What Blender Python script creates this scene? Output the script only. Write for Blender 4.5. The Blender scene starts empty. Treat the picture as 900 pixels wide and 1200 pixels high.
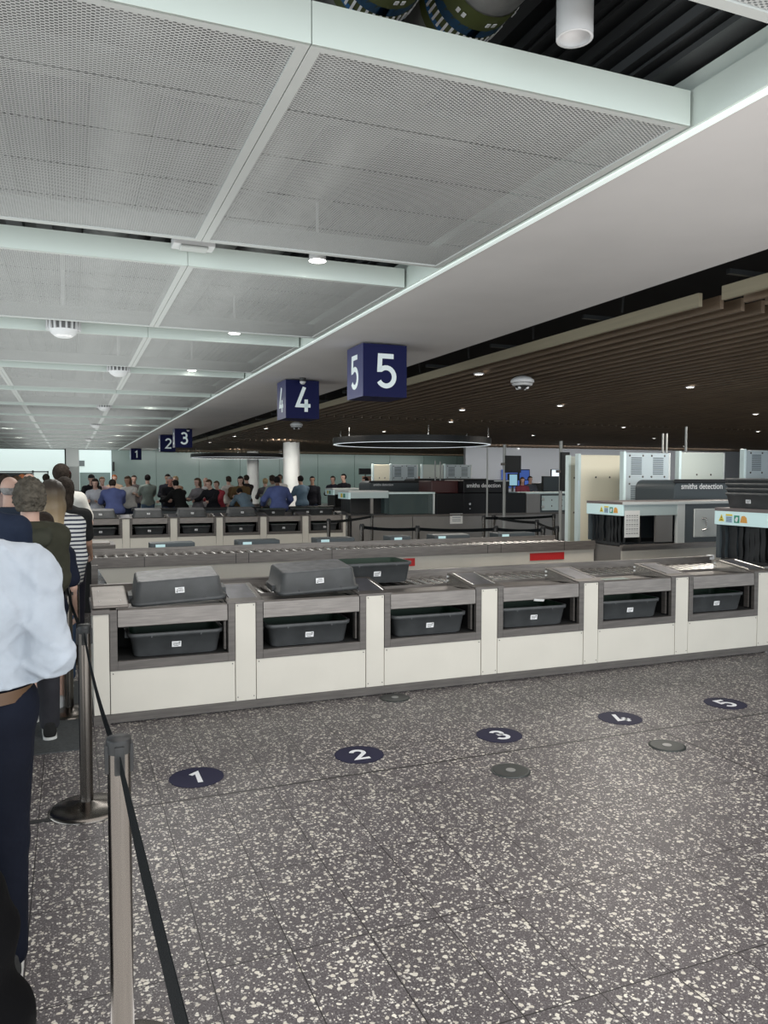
import bpy, math, random
import numpy as np
from mathutils import Vector, Matrix
random.seed(7)
PI = math.pi
scn = bpy.context.scene
COL = scn.collection

# ------------------------------------------------------------------ camera
F = 913.0; CAMZ = 1.7
def _n(v): return Vector(v).normalized()
cy = _n((82-450, 600-559, -F)); cx = _n((2720-450, 600-563, -F))
cx = (cx - cy*cx.dot(cy)).normalized(); cz = cx.cross(cy)
RW = Matrix((cx, cy, cz))                       # world = RW @ camera
cam = bpy.data.cameras.new('camera'); camo = bpy.data.objects.new('camera', cam); COL.objects.link(camo)
camo.matrix_world = Matrix.Translation((0, 0, CAMZ)) @ RW.to_4x4()
cam.sensor_fit = 'VERTICAL'; cam.sensor_height = 36.0; cam.lens = F/1200*36.0
cam.clip_start = 0.05; cam.clip_end = 300
scn.camera = camo
def ray(px, py): return RW @ Vector((px-450, 600-py, -F))
def onY(px, py, y): d = ray(px, py); return Vector((0, 0, CAMZ)) + d*(y/d.y)

# ------------------------------------------------------------------ materials
MATS = {}
def mat(name, col, rough=0.6, metal=0.0, noise=0.0, nscale=8.0, bump=0.0, bscale=40.0, stretch=None, emis=None, es=0.0, spec=0.5, alpha=None):
    if name in MATS: return MATS[name]
    m = bpy.data.materials.new(name); m.use_nodes = True
    nt = m.node_tree; b = nt.nodes['Principled BSDF']
    b.inputs['Base Color'].default_value = (*col, 1); b.inputs['Roughness'].default_value = rough
    b.inputs['Metallic'].default_value = metal; b.inputs['Specular IOR Level'].default_value = spec
    if alpha is not None: b.inputs['Alpha'].default_value = alpha
    if emis: b.inputs['Emission Color'].default_value = (*emis, 1); b.inputs['Emission Strength'].default_value = es
    tc = nt.nodes.new('ShaderNodeTexCoord'); mp = nt.nodes.new('ShaderNodeMapping')
    nt.links.new(tc.outputs['Object'], mp.inputs[0])
    if stretch: mp.inputs['Scale'].default_value = stretch
    if noise > 0:
        t = nt.nodes.new('ShaderNodeTexNoise'); t.inputs['Scale'].default_value = nscale; t.inputs['Detail'].default_value = 4
        nt.links.new(mp.outputs[0], t.inputs[0])
        r = nt.nodes.new('ShaderNodeMapRange'); r.inputs[1].default_value = 0.3; r.inputs[2].default_value = 0.7
        r.inputs[3].default_value = 1-noise; r.inputs[4].default_value = 1+noise
        nt.links.new(t.outputs[0], r.inputs[0])
        mx = nt.nodes.new('ShaderNodeVectorMath'); mx.operation = 'SCALE'; mx.inputs[0].default_value = col
        nt.links.new(r.outputs[0], mx.inputs['Scale']); nt.links.new(mx.outputs[0], b.inputs['Base Color'])
    if bump > 0:
        t2 = nt.nodes.new('ShaderNodeTexNoise'); t2.inputs['Scale'].default_value = bscale; t2.inputs['Detail'].default_value = 3
        nt.links.new(mp.outputs[0], t2.inputs[0])
        bp = nt.nodes.new('ShaderNodeBump'); bp.inputs['Strength'].default_value = bump; bp.inputs['Distance'].default_value = 0.02
        nt.links.new(t2.outputs[0], bp.inputs['Height']); nt.links.new(bp.outputs[0], b.inputs['Normal'])
    MATS[name] = m; return m

white_panel = mat('white_panel', (0.61, 0.575, 0.505), 0.45, noise=0.03, nscale=3)
steel = mat('brushed_steel', (0.20, 0.18, 0.165), 0.42, 0.55, noise=0.22, nscale=5, stretch=(1, 1, 14))
steel_dark = mat('dark_brushed_steel', (0.125, 0.112, 0.103), 0.45, 0.45, noise=0.2, nscale=4, stretch=(1, 1, 10))
steel_bright = mat('bright_steel', (0.52, 0.51, 0.49), 0.25, 0.95, noise=0.15, nscale=6, stretch=(1, 1, 0.2))
post_steel = mat('polished_post_steel', (0.14, 0.127, 0.115), 0.24, 1.0, noise=0.06, nscale=90, stretch=(1, 1, 0.05))
tray_grey = mat('grey_tray_plastic', (0.056, 0.059, 0.061), 0.5, noise=0.18, nscale=9, bump=0.15, bscale=200)
tray_scuff = mat('scuffed_tray_plastic', (0.17, 0.17, 0.175), 0.45, noise=0.3, nscale=12)
tray_green = mat('green_tray_lining', (0.008, 0.03, 0.015), 0.6)
black_void = mat('black_void', (0.006, 0.006, 0.006), 0.9)
black_plastic = mat('black_plastic', (0.007, 0.0075, 0.008), 0.5)
black_gloss = mat('black_glossy_panel', (0.005, 0.005, 0.006), 0.35, spec=0.25)
rubber = mat('black_rubber', (0.02, 0.022, 0.024), 0.55, noise=0.2, nscale=20)
belt_mat = mat('black_webbing', (0.003, 0.0045, 0.0055), 0.85, spec=0.12, bump=0.3, bscale=300)
label_w = mat('white_sticker', (0.75, 0.75, 0.75), 0.5)
ink = mat('black_ink', (0.03, 0.03, 0.03), 0.6)
signblue = mat('navy_sign_face', (0.004, 0.006, 0.055), 0.6, spec=0.2)
signblue2 = mat('navy_sign_side', (0.05, 0.055, 0.15), 0.35)  # same navy as the face, lightened as if catching more light
sign_num = mat('white_sign_numeral', (0.72, 0.78, 0.78), 0.5, emis=(0.8, 0.9, 0.9), es=0.12)
disc_navy = mat('navy_floor_vinyl', (0.012, 0.012, 0.038), 0.6, spec=0.25)
disc_white = mat('white_floor_vinyl', (0.75, 0.76, 0.78), 0.45)
disc_grey = mat('dark_grey_socket', (0.055, 0.06, 0.058), 0.4, 0.5)
frame_white = mat('white_ceiling_frame', (0.52, 0.54, 0.52), 0.5)
fascia_m = mat('pale_tray_fascia', (0.64, 0.71, 0.66), 0.5)
soffit_m = mat('plaster_soffit', (0.64, 0.62, 0.605), 0.8, noise=0.04, nscale=1.2)
slat_m = mat('timber_slat', (0.15, 0.105, 0.068), 0.6, noise=0.2, nscale=3, stretch=(8, 0.4, 8))
slat_lit = mat('lit_timber_slat', (0.25, 0.215, 0.145), 0.6, noise=0.08, nscale=3, stretch=(8, 0.4, 8))  # paler timber for the first slat, coloured as if lit
glass_wall = mat('green_glass_cladding', (0.24, 0.32, 0.295), 0.25, noise=0.08, nscale=0.4)
white_lit = mat('bright_white_wall', (0.75, 0.82, 0.78), 0.6, emis=(0.82, 0.95, 0.9), es=0.55)  # emission stands in for daylight falling on this wall
grey_wall = mat('grey_wall', (0.36, 0.37, 0.36), 0.7)
column_m = mat('white_column', (0.85, 0.87, 0.86), 0.6)
skirt = mat('grey_skirt_panel', (0.22, 0.21, 0.20), 0.4, 0.4, noise=0.06, nscale=2)
machine_grey = mat('slate_machine_panel', (0.055, 0.068, 0.075), 0.45)
machine_pale = mat('pale_machine_panel', (0.55, 0.58, 0.57), 0.45)
cabinet_blue = mat('grey_blue_cabinet', (0.38, 0.435, 0.455), 0.45)
panel_cream = mat('cream_screen_panel', (0.86, 0.80, 0.63), 0.6)
panel_green = mat('grey_green_screen_panel', (0.52, 0.56, 0.51), 0.6)
pale_edge = mat('pale_edge_strip', (0.66, 0.78, 0.78), 0.4)
strip_pale = mat('pale_aqua_strip', (0.62, 0.80, 0.80), 0.4, emis=(0.6, 0.8, 0.8), es=0.12)
red_m = mat('red_vinyl', (0.50, 0.02, 0.02), 0.5)
yellow_m = mat('yellow_sticker', (0.75, 0.6, 0.05), 0.5)
green_s = mat('teal_green_sticker', (0.03, 0.28, 0.18), 0.5)
orange_s = mat('orange_sticker', (0.7, 0.35, 0.08), 0.5)
blue_s = mat('pale_blue_sticker', (0.45, 0.62, 0.75), 0.5)
duct_m = mat('silver_duct', (0.35, 0.35, 0.34), 0.35, 0.6, noise=0.3, nscale=7)
deck_m = mat('dark_metal_deck', (0.016, 0.018, 0.019), 0.4, 0.2)
olive_m = mat('olive_pipe_band', (0.07, 0.085, 0.02), 0.5)
bluepipe = mat('blue_pipe_band', (0.02, 0.12, 0.30), 0.5)
light_m = mat('lamp_glow', (1, 1, 1), 0.5, emis=(1, 0.97, 0.9), es=9.0)
ring_glow = mat('ring_lamp_glow', (1, 1, 1), 0.5, emis=(0.85, 0.95, 1), es=0.55)
fixture_w = mat('white_fixture', (0.68, 0.68, 0.68), 0.35)
dome_dark = mat('smoked_dome', (0.03, 0.03, 0.03), 0.1)
mat_floor_dark = mat('dark_entrance_mat', (0.055, 0.06, 0.062), 0.9, noise=0.2, nscale=60)
screen_blue = mat('blue_screen', (0.02, 0.05, 0.2), 0.3, emis=(0.05, 0.12, 0.45), es=0.5)
screen_cyan = mat('cyan_screen', (0.2, 0.4, 0.5), 0.3, emis=(0.4, 0.7, 0.85), es=0.5)
screen_white = mat('white_screen', (0.6, 0.65, 0.7), 0.3, emis=(0.8, 0.9, 1), es=1.0)
bluelabel = mat('pale_cyan_label', (0.5, 0.7, 0.72), 0.4, emis=(0.6, 0.85, 0.9), es=0.2)
paper = mat('white_paper', (0.72, 0.72, 0.70), 0.7)
blue_mat = mat('dark_blue_pad', (0.035, 0.04, 0.09), 0.4)
def glassm():
    m = mat('smoked_glass', (0.08, 0.11, 0.11), 0.08, alpha=0.45); return m
smoked = glassm()

def floor_material():
    m = bpy.data.materials.new('terrazzo_tile'); m.use_nodes = True; nt = m.node_tree; N = nt.nodes; L = nt.links
    b = N['Principled BSDF']
    tc = N.new('ShaderNodeTexCoord')
    def vor(scale, rnd=1.0, smooth=False):
        v = N.new('ShaderNodeTexVoronoi'); v.inputs['Scale'].default_value = scale; v.inputs['Randomness'].default_value = rnd
        return v
    # warp the coordinates so chips are irregular
    nz = N.new('ShaderNodeTexNoise'); nz.inputs['Scale'].default_value = 45; nz.inputs['Detail'].default_value = 2
    L.new(tc.outputs['Object'], nz.inputs[0])
    sc = N.new('ShaderNodeVectorMath'); sc.operation = 'SCALE'; sc.inputs['Scale'].default_value = 0.018
    L.new(nz.outputs['Color'], sc.inputs[0])
    ad = N.new('ShaderNodeVectorMath'); ad.operation = 'ADD'; L.new(tc.outputs['Object'], ad.inputs[0]); L.new(sc.outputs[0], ad.inputs[1])
    base = (0.088, 0.080, 0.083)
    cur = None
    prev = None
    def math_(op, a, bb, clamp=False):
        n = N.new('ShaderNodeMath'); n.operation = op; n.use_clamp = clamp
        for i, v in enumerate((a, bb)):
            if v is None: continue
            if isinstance(v, (int, float)): n.inputs[i].default_value = v
            else: L.new(v, n.inputs[i])
        return n.outputs[0]
    # matrix tone
    n2 = N.new('ShaderNodeTexNoise'); n2.inputs['Scale'].default_value = 160; n2.inputs['Detail'].default_value = 3
    L.new(tc.outputs['Object'], n2.inputs[0])
    cr = N.new('ShaderNodeValToRGB'); cr.color_ramp.elements[0].position = 0.35; cr.color_ramp.elements[0].color = (0.040, 0.034, 0.036, 1)
    cr.color_ramp.elements[1].position = 0.7; cr.color_ramp.elements[1].color = (0.135, 0.122, 0.127, 1)
    L.new(n2.outputs[0], cr.inputs[0]); prev = cr.outputs[0]
    for scale, keep, rad, c1, c2 in ((125, 0.38, 0.4, (0.16, 0.15, 0.15), (0.50, 0.48, 0.45)), (76, 0.54, 0.42, (0.26, 0.24, 0.22), (0.66, 0.63, 0.57)), (42, 0.52, 0.36, (0.40, 0.37, 0.32), (0.72, 0.685, 0.60))):
        v = vor(scale); L.new(ad.outputs[0], v.inputs[0])
        sep = N.new('ShaderNodeSeparateColor'); L.new(v.outputs['Color'], sep.inputs[0])
        k = math_('LESS_THAN', sep.outputs[0], keep)
        r = math_('MULTIPLY', sep.outputs[1], rad); r = math_('ADD', r, 0.1)
        inn = math_('LESS_THAN', v.outputs['Distance'], r)
        msk = math_('MULTIPLY', k, inn)
        cm = N.new('ShaderNodeMix'); cm.data_type = 'RGBA'; L.new(sep.outputs[2], cm.inputs[0])
        cm.inputs[6].default_value = (*c1, 1); cm.inputs[7].default_value = (*c2, 1)
        mx = N.new('ShaderNodeMix'); mx.data_type = 'RGBA'; L.new(msk, mx.inputs[0]); L.new(prev, mx.inputs[6]); L.new(cm.outputs[2], mx.inputs[7])
        prev = mx.outputs[2]
    # joints
    sx = N.new('ShaderNodeSeparateXYZ'); L.new(tc.outputs['Object'], sx.inputs[0])
    def joint(out, off, pitch, w):
        a = math_('SUBTRACT', out, off); a = math_('DIVIDE', a, pitch); a = math_('FRACT', a, None)
        a = math_('SUBTRACT', a, 0.5); a = math_('ABSOLUTE', a, None); a = math_('SUBTRACT', 0.5, a)
        return math_('LESS_THAN', a, w/pitch)
    # tile to tile tone variation
    tx = math_('FLOOR', math_('DIVIDE', math_('SUBTRACT', sx.outputs[0], 0.42), 0.295), None)
    ty = math_('FLOOR', math_('DIVIDE', math_('SUBTRACT', sx.outputs[1], 2.05), 0.6), None)
    cb = N.new('ShaderNodeCombineXYZ'); L.new(tx, cb.inputs[0]); L.new(ty, cb.inputs[1])
    wn = N.new('ShaderNodeTexWhiteNoise'); wn.noise_dimensions = '2D'; L.new(cb.outputs[0], wn.inputs[0])
    tone = math_('ADD', math_('MULTIPLY', wn.outputs[0], 0.16), 0.92)
    vm = N.new('ShaderNodeVectorMath'); vm.operation = 'SCALE'; L.new(prev, vm.inputs[0]); L.new(tone, vm.inputs['Scale']); prev = vm.outputs[0]
    j1 = joint(sx.outputs[0], 0.42, 0.295, 0.0022); j2 = joint(sx.outputs[1], 2.05, 0.6, 0.0026)
    def single(out, v, w):
        a = math_('SUBTRACT', out, v); a = math_('ABSOLUTE', a, None); return math_('LESS_THAN', a, w)
    j3 = single(sx.outputs[0], 3.66, 0.005); j4 = single(sx.outputs[1], 4.135, 0.009)
    j = math_('MAXIMUM', math_('MAXIMUM', j1, j2), math_('MAXIMUM', j3, j4))
    mx = N.new('ShaderNodeMix'); mx.data_type = 'RGBA'; L.new(j, mx.inputs[0]); L.new(prev, mx.inputs[6]); mx.inputs[7].default_value = (0.012, 0.010, 0.010, 1)
    L.new(mx.outputs[2], b.inputs['Base Color'])
    b.inputs['Roughness'].default_value = 0.42; b.inputs['Specular IOR Level'].default_value = 0.4
    return m

def mesh_material():
    m = bpy.data.materials.new('expanded_metal_mesh'); m.use_nodes = True; nt = m.node_tree; N = nt.nodes; L = nt.links
    b = N['Principled BSDF']; b.inputs['Base Color'].default_value = (0.70, 0.715, 0.70, 1); b.inputs['Roughness'].default_value = 0.5
    tc = N.new('ShaderNodeTexCoord'); sx = N.new('ShaderNodeSeparateXYZ'); L.new(tc.outputs['Object'], sx.inputs[0])
    def mt(op, a, bb=None):
        n = N.new('ShaderNodeMath'); n.operation = op
        for i, v in enumerate((a, bb)):
            if v is None: continue
            if isinstance(v, (int, float)): n.inputs[i].default_value = v
            else: L.new(v, n.inputs[i])
        return n.outputs[0]
    c1 = mt('COSINE', mt('MULTIPLY', sx.outputs[0], 2*PI/0.030)); c2 = mt('COSINE', mt('MULTIPLY', sx.outputs[1], 2*PI/0.018))
    s = mt('MULTIPLY', c1, c2)                # staggered diamond lattice of openings
    hole = mt('GREATER_THAN', s, 0.13)
    hole = mt('MULTIPLY', hole, 0.82)
    tr = N.new('ShaderNodeBsdfTransparent'); tr.inputs[0].default_value = (0.75, 0.75, 0.75, 1)
    mx = N.new('ShaderNodeMixShader'); L.new(hole, mx.inputs[0]); L.new(b.outputs[0], mx.inputs[1]); L.new(tr.outputs[0], mx.inputs[2])
    L.new(mx.outputs[0], N['Material Output'].inputs[0])
    n = N.new('ShaderNodeTexNoise'); n.inputs['Scale'].default_value = 1.3; L.new(tc.outputs['Object'], n.inputs[0])
    r = N.new('ShaderNodeMapRange'); r.inputs[3].default_value = 0.42; r.inputs[4].default_value = 0.56; L.new(n.outputs[0], r.inputs[0])
    v = N.new('ShaderNodeVectorMath'); v.operation = 'SCALE'; v.inputs[0].default_value = (1, 1.02, 1.0); L.new(r.outputs[0], v.inputs['Scale'])
    L.new(v.outputs[0], b.inputs['Base Color'])
    return m
terrazzo = floor_material(); mesh_m = mesh_material()

# ------------------------------------------------------------------ mesh building
class MB:
    def __init__(s): s.v = []; s.f = []; s.sm = []; s.mi = []; s.m = 0
    def add(s, vs, fs, smooth=False, M=None):
        o = len(s.v)
        for p in vs: s.v.append(tuple(M @ Vector(p)) if M is not None else tuple(p))
        for f in fs: s.f.append([i+o for i in f]); s.sm.append(smooth); s.mi.append(s.m)
    def box(s, a, b, M=None):
        x0, y0, z0 = a; x1, y1, z1 = b
        s.add([(x0,y0,z0),(x1,y0,z0),(x1,y1,z0),(x0,y1,z0),(x0,y0,z1),(x1,y0,z1),(x1,y1,z1),(x0,y1,z1)],
              [(0,3,2,1),(4,5,6,7),(0,1,5,4),(1,2,6,5),(2,3,7,6),(3,0,4,7)], M=M); return s
    def rings(s, rs, close_ends=True, smooth=True, M=None):
        n = len(rs[0]); vs = [p for r in rs for p in r]; fs = []
        for i in range(len(rs)-1):
            for k in range(n):
                a = i*n+k; b2 = i*n+(k+1) % n; fs.append((a, b2, b2+n, a+n))
        o = len(s.f); s.add(vs, fs, smooth, M)
        if close_ends:
            s.add(rs[0], [tuple(reversed(range(n)))], False, M); s.add(rs[-1], [tuple(range(n))], False, M)
        return s
    def lathe(s, prof, c=(0,0,0), n=24, smooth=True, caps=True, M=None):
        rs = [[(c[0]+r*math.cos(2*PI*k/n), c[1]+r*math.sin(2*PI*k/n), c[2]+z) for k in range(n)] for r, z in prof]
        return s.rings(rs, caps, smooth, M)
    def cyl(s, p0, p1, r0, r1=None, n=12, caps=True, M=None):
        if r1 is None: r1 = r0
        p0 = Vector(p0); p1 = Vector(p1); d = (p1-p0).normalized()
        u = d.orthogonal().normalized(); w = d.cross(u)
        rs = [[tuple(p + (u*math.cos(2*PI*k/n) + w*math.sin(2*PI*k/n))*r) for k in range(n)] for p, r in ((p0, r0), (p1, r1))]
        return s.rings(rs, caps, True, M)
    def tube(s, pts, r, n=8):
        for a, b in zip(pts, pts[1:]): s.cyl(a, b, r, n=n)
        return s
    def sphere(s, c, r, n=12, sc=(1,1,1), z0=-1, z1=1):
        a0 = math.asin(z0); a1 = math.asin(z1); m = max(4, n//2)
        rs = []
        for i in range(m+1):
            t = a0+(a1-a0)*i/m; rr = max(math.cos(t)*r, 1e-5)
            rs.append([(c[0]+rr*sc[0]*math.cos(2*PI*k/n), c[1]+rr*sc[1]*math.sin(2*PI*k/n), c[2]+r*math.sin(t)*sc[2]) for k in range(n)])
        return s.rings(rs)
    def prism(s, poly, z0, z1, M=None):
        n = len(poly); vs = [(x, y, z0) for x, y in poly]+[(x, y, z1) for x, y in poly]
        fs = [tuple(reversed(range(n))), tuple(range(n, 2*n))]+[(k, (k+1) % n, (k+1) % n+n, k+n) for k in range(n)]
        s.add(vs, fs, False, M); return s
    def quad(s, a, b, c, d): s.add([a, b, c, d], [(0, 1, 2, 3)]); return s
    def build(s, name, m, parent=None, bevel=0):
        me = bpy.data.meshes.new(name); me.from_pydata(s.v, [], s.f); me.update()
        for mm in (m if isinstance(m, (list, tuple)) else [m]): me.materials.append(mm)
        me.polygons.foreach_set('use_smooth', s.sm); me.polygons.foreach_set('material_index', s.mi)
        o = bpy.data.objects.new(name, me); COL.objects.link(o)
        if parent is not None: o.parent = parent
        if bevel:
            bv = o.modifiers.new('bevel', 'BEVEL'); bv.width = bevel; bv.segments = 2; bv.limit_method = 'ANGLE'
        return o
def tag(o, label=None, cat=None, group=None, kind=None):
    if label: o['label'] = label
    if cat: o['category'] = cat
    if group: o['group'] = group
    if kind: o['kind'] = kind
    return o
def thing(name, label, cat, loc=(0,0,0), rz=0, group=None):
    o = bpy.data.objects.new(name, None); COL.objects.link(o); o.location = loc; o.rotation_euler = (0, 0, rz)
    o.empty_display_size = 0.1
    return tag(o, label, cat, group)
def struct(name, mb, m, label=None, cat=None, bevel=0):
    o = mb.build(name, m, None, bevel); o['kind'] = 'structure'
    o['label'] = label or name.replace('_', ' '); o['category'] = cat or name.split('_')[0]; return o
def dup(root, label, loc=None, rot=None, group=None):
    r = root.copy(); COL.objects.link(r)
    if loc is not None: r.location = loc
    if rot is not None: r.rotation_euler = rot
    r['label'] = label
    if group: r['group'] = group
    for ch in list(root.children):
        c = ch.copy(); COL.objects.link(c); c.parent = r
        for g in ch.children:
            d = g.copy(); COL.objects.link(d); d.parent = c
    return r
ORD = ['first','second','third','fourth','fifth','sixth','seventh','eighth','ninth','tenth','eleventh','twelfth','thirteenth','fourteenth','fifteenth','sixteenth','seventeenth','eighteenth','nineteenth','twentieth']
ORD += ['twenty-'+x for x in ORD[:9]]+['thirtieth']

# stroke numerals, unit box height 1, centred at x=0
def arc(cx_, cy_, r, a0, a1, n=14, ry=None):
    ry = ry or r
    return [(cx_+r*math.cos(math.radians(a0+(a1-a0)*i/n)), cy_+ry*math.sin(math.radians(a0+(a1-a0)*i/n))) for i in range(n+1)]
DIG = {
 '1': [[(-0.17, 0.74), (0.06, 0.92), (0.06, 0.0)]],
 '2': [arc(0, 0.68, 0.23, 165, -35, 14)+[(-0.22, 0.07), (0.27, 0.07)]],
 '3': [arc(0, 0.71, 0.21, 150, -90, 14)+arc(0, 0.29, 0.25, 90, -155, 16)],
 '4': [[(0.05, 1.0), (-0.25, 0.25), (0.30, 0.25)], [(0.12, 0.50), (0.12, 0.0)]],
 '5': [[(0.24, 0.93), (-0.19, 0.93), (-0.21, 0.53)]+arc(0, 0.32, 0.26, 128, -150, 18, 0.27)],
}
def stroke(mb, pts, w, M, t=0.002):
    P = [Vector((x, y)) for x, y in pts]; L_ = []; R_ = []
    for i, p in enumerate(P):
        d0 = (P[i]-P[i-1]).normalized() if i else (P[1]-P[0]).normalized()
        d1 = (P[i+1]-P[i]).normalized() if i < len(P)-1 else d0
        n0 = Vector((-d0.y, d0.x)); n1 = Vector((-d1.y, d1.x)); n = (n0+n1)
        n = n.normalized() if n.length > 1e-4 else n0
        k = w/2/max(0.5, n.dot(n0)); L_.append(p+n*k); R_.append(p-n*k)
    for i in range(len(P)-1):
        q = [L_[i], R_[i], R_[i+1], L_[i+1]]
        vs = [(a.x, a.y, 0) for a in q]+[(a.x, a.y, t) for a in q]
        mb.add(vs, [(4,5,6,7),(0,3,2,1),(0,1,5,4),(1,2,6,5),(2,3,7,6),(3,0,4,7)], M=M)
def digit(mb, ch, size, M, w=0.145, t=0.002):
    S = M @ Matrix.Diagonal((size, size, 1, 1)) @ Matrix.Translation((0, -0.5, 0))
    for st in DIG[ch]: stroke(mb, st, w, S, t)
def text_part(name, body, size, M, m, parent):
    cu = bpy.data.curves.new(name, 'FONT'); cu.body = body; cu.size = size; cu.align_x = 'LEFT'; cu.extrude = 0.001; cu.offset = size*0.012
    o = bpy.data.objects.new(name, cu); COL.objects.link(o)
    dg = bpy.context.evaluated_depsgraph_get(); me = bpy.data.meshes.new_from_object(o.evaluated_get(dg)); bpy.data.objects.remove(o)
    me.materials.clear(); me.materials.append(m)
    o = bpy.data.objects.new(name, me); COL.objects.link(o); o.matrix_local = M; o.parent = parent; return o
FACE_Y = Matrix.Rotation(PI/2, 4, 'X')                 # local xy -> faces -Y
FACE_X = Matrix.Rotation(-PI/2, 4, 'Z') @ FACE_Y        # faces -X

# ------------------------------------------------------------------ shell
YW = 49.0; ZC = 3.30
struct('floor', MB().box((-14, -9, -0.1), (62, YW+4, 0)), terrazzo, 'grey terrazzo tiled floor with cream chips')
struct('ceiling', MB().box((-14, -3, 4.6), (5.05, YW, 4.75)), deck_m, 'dark metal deck above the open mesh panels')
dk = MB()
x = -3.0
while x < 5.0:
    dk.box((x, -3, 4.44), (x+0.16, YW, 4.6)); x += 0.30
struct('trim_1', dk, mat('deck_rib', (0.09, 0.095, 0.098), 0.4, 0.3), 'dark ribs of the metal roof deck', 'deck ribs')
struct('ceiling_void', MB().box((4.72, -3, 3.9), (62, YW, 4.05)), black_void, 'black ceiling void above the timber slats', 'ceiling')
struct('trim_2', MB().box((2.72, -3, 3.30), (4.55, YW, 3.42)), soffit_m, 'plain plaster soffit band between mesh and timber ceilings', 'soffit')
fs = MB(); fs.box((2.66, -3, 3.302), (2.718, YW, 3.47)); fs.box((2.69, -3, 3.47), (2.74, YW, 3.56))
struct('trim_3', fs, pale_edge if False else fascia_m, 'pale fascia edge of the soffit facing the mesh ceiling', 'fascia')
struct('trim_7', MB().box((2.75, -3, 3.42), (2.8, YW, 4.6)), black_void, 'black upstand above the soffit edge')
struct('trim_8', MB().box((2.675, -3, 3.294), (2.716, YW, 3.3015)), mat('lit_edge', (0.85, 0.9, 0.88), 0.5, emis=(0.85, 1, 0.95), es=0.35), 'thin bright edge line between mesh ceiling and soffit')  # glow stands in for light caught along the soffit edge
rb = MB()
for z, h_ in ((3.60, 0.03), (3.68, 0.015), (3.74, 0.05), (3.86, 0.02), (3.92, 0.06), (4.06, 0.02), (4.13, 0.05), (4.26, 0.02), (4.32, 0.06)):
    rb.box((2.60, -3, z), (2.75, YW, z+h_))
struct('trim_9', rb, MATS['deck_rib'], 'dark parallel service rails above the soffit edge', 'service rails')
# walls
gw = MB(); x = 2.3
while x < 62:
    w = 2.55; gw.box((x+0.015, YW, 0), (min(x+w-0.015, 62), YW+0.1, 3.9)); x += w
gw.box((2.3, YW+0.06, 0), (62, YW+0.2, 3.9))
struct('wall_back', gw, glass_wall, 'green glass clad wall at the far end of the hall', 'wall')
struct('wall_back_upper', MB().box((-14, YW+0.05, 3.3), (62, YW+0.3, 4.7)), grey_wall, 'grey wall head above the far ceiling', 'wall')
wl = MB(); wl.box((-14, 51.6, 1.95), (2.4, 51.8, 3.6)); wl.box((-2.05, 51.6, 0), (2.4, 51.8, 1.95)); wl.box((-14, 51.6, 0), (-5.5, 51.8, 1.95))
struct('wall_white', wl, white_lit, 'bright white daylit wall beyond the far left opening', 'wall')
wb = MB(); wb.box((0.55, YW+1.6, 0), (2.3, YW+1.7, 1.98))
struct('window_1', wb, mat('frosted_glass', (0.42, 0.54, 0.5), 0.3), 'frosted green glass panel beyond the pillar', 'window')
struct('wall_vent', MB().box((0.45, 51.55, 2.36), (0.85, 51.6, 2.72)), grey_wall, 'grey vent grille on the bright wall', 'vent')
dr = MB(); dr.box((-5.5, 52.4, 0), (-2.0, 52.5, 2.1))
struct('door_1', dr, black_plastic, 'dark doorway in the white wall', 'door')
fr = MB(); fr.box((-2.12, 51.5, 0), (-2.02, 51.62, 2.1)); fr.box((-5.6, 51.5, 1.98), (-1.2, 51.62, 2.06)); fr.box((-1.28, 51.5, 1.6), (-1.2, 51.62, 2.06))
struct('trim_4', fr, grey_wall, 'grey frame around the far doorway', 'door frame')
struct('pillar', MB().box((-0.19, YW-1.2, 0), (0.50, YW-0.4, 3.45)), grey_wall, 'square grey pillar in front of the bright wall', 'pillar')
struct('trim_5', MB().box((-0.27, YW-0.9, 0), (-0.19, YW-0.5, 3.45)), black_plastic, 'black edge strip on the left of the pillar', 'trim')
struct('wall_right', MB().box((61.8, -9, 0), (62, YW, 4.1)), grey_wall, 'right side wall of the hall')
struct('wall_left', MB().box((-14.1, 8, 0), (-13.9, 53, 4.7)), grey_wall, 'left side wall of the hall')
struct('window_2', MB().box((2.36, YW-0.15, 2.05), (2.46, YW-0.02, 2.6)), black_plastic, 'small black wall unit on the edge of the glass cladding', 'wall unit')

# timber slats (one continuous slatted ceiling, black gaps between)
sl = MB(); ZS = 3.20; x = 5.12; i = 0
def slat_run(x, y0, y1, sm=0):
    sl.m = sm; sl.box((x, y0, ZS), (x+0.042, y1, ZS+0.116))
while x < 61:
    m_ = 1 if i == 0 else 0
    slat_run(x, 5.36, 18.3, m_); slat_run(x, 18.5, 31.5, m_); slat_run(x, 31.7, YW-0.05, m_)
    if x < 16: slat_run(x, -2.0, 5.10, m_)
    x += 0.245; i += 1
o = struct('ceiling_slats', sl, [slat_m, slat_lit], 'brown timber slat ceiling with black gaps over the screening machines', 'ceiling')
# runners and hangers above the slats
rn = MB()
for y in np.arange(1.0, 48, 1.9):
    rn.box((4.9, y, 3.33), (60, y+0.04, 3.37))
for y in np.arange(6.0, 48, 1.6):
    rn.cyl((4.85, y, 3.9), (5.1, y+0.35, 3.34), 0.012, n=6)
struct('trim_6', rn, deck_m, 'dark runners and hangers carrying the timber slats', 'hangers')

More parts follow.
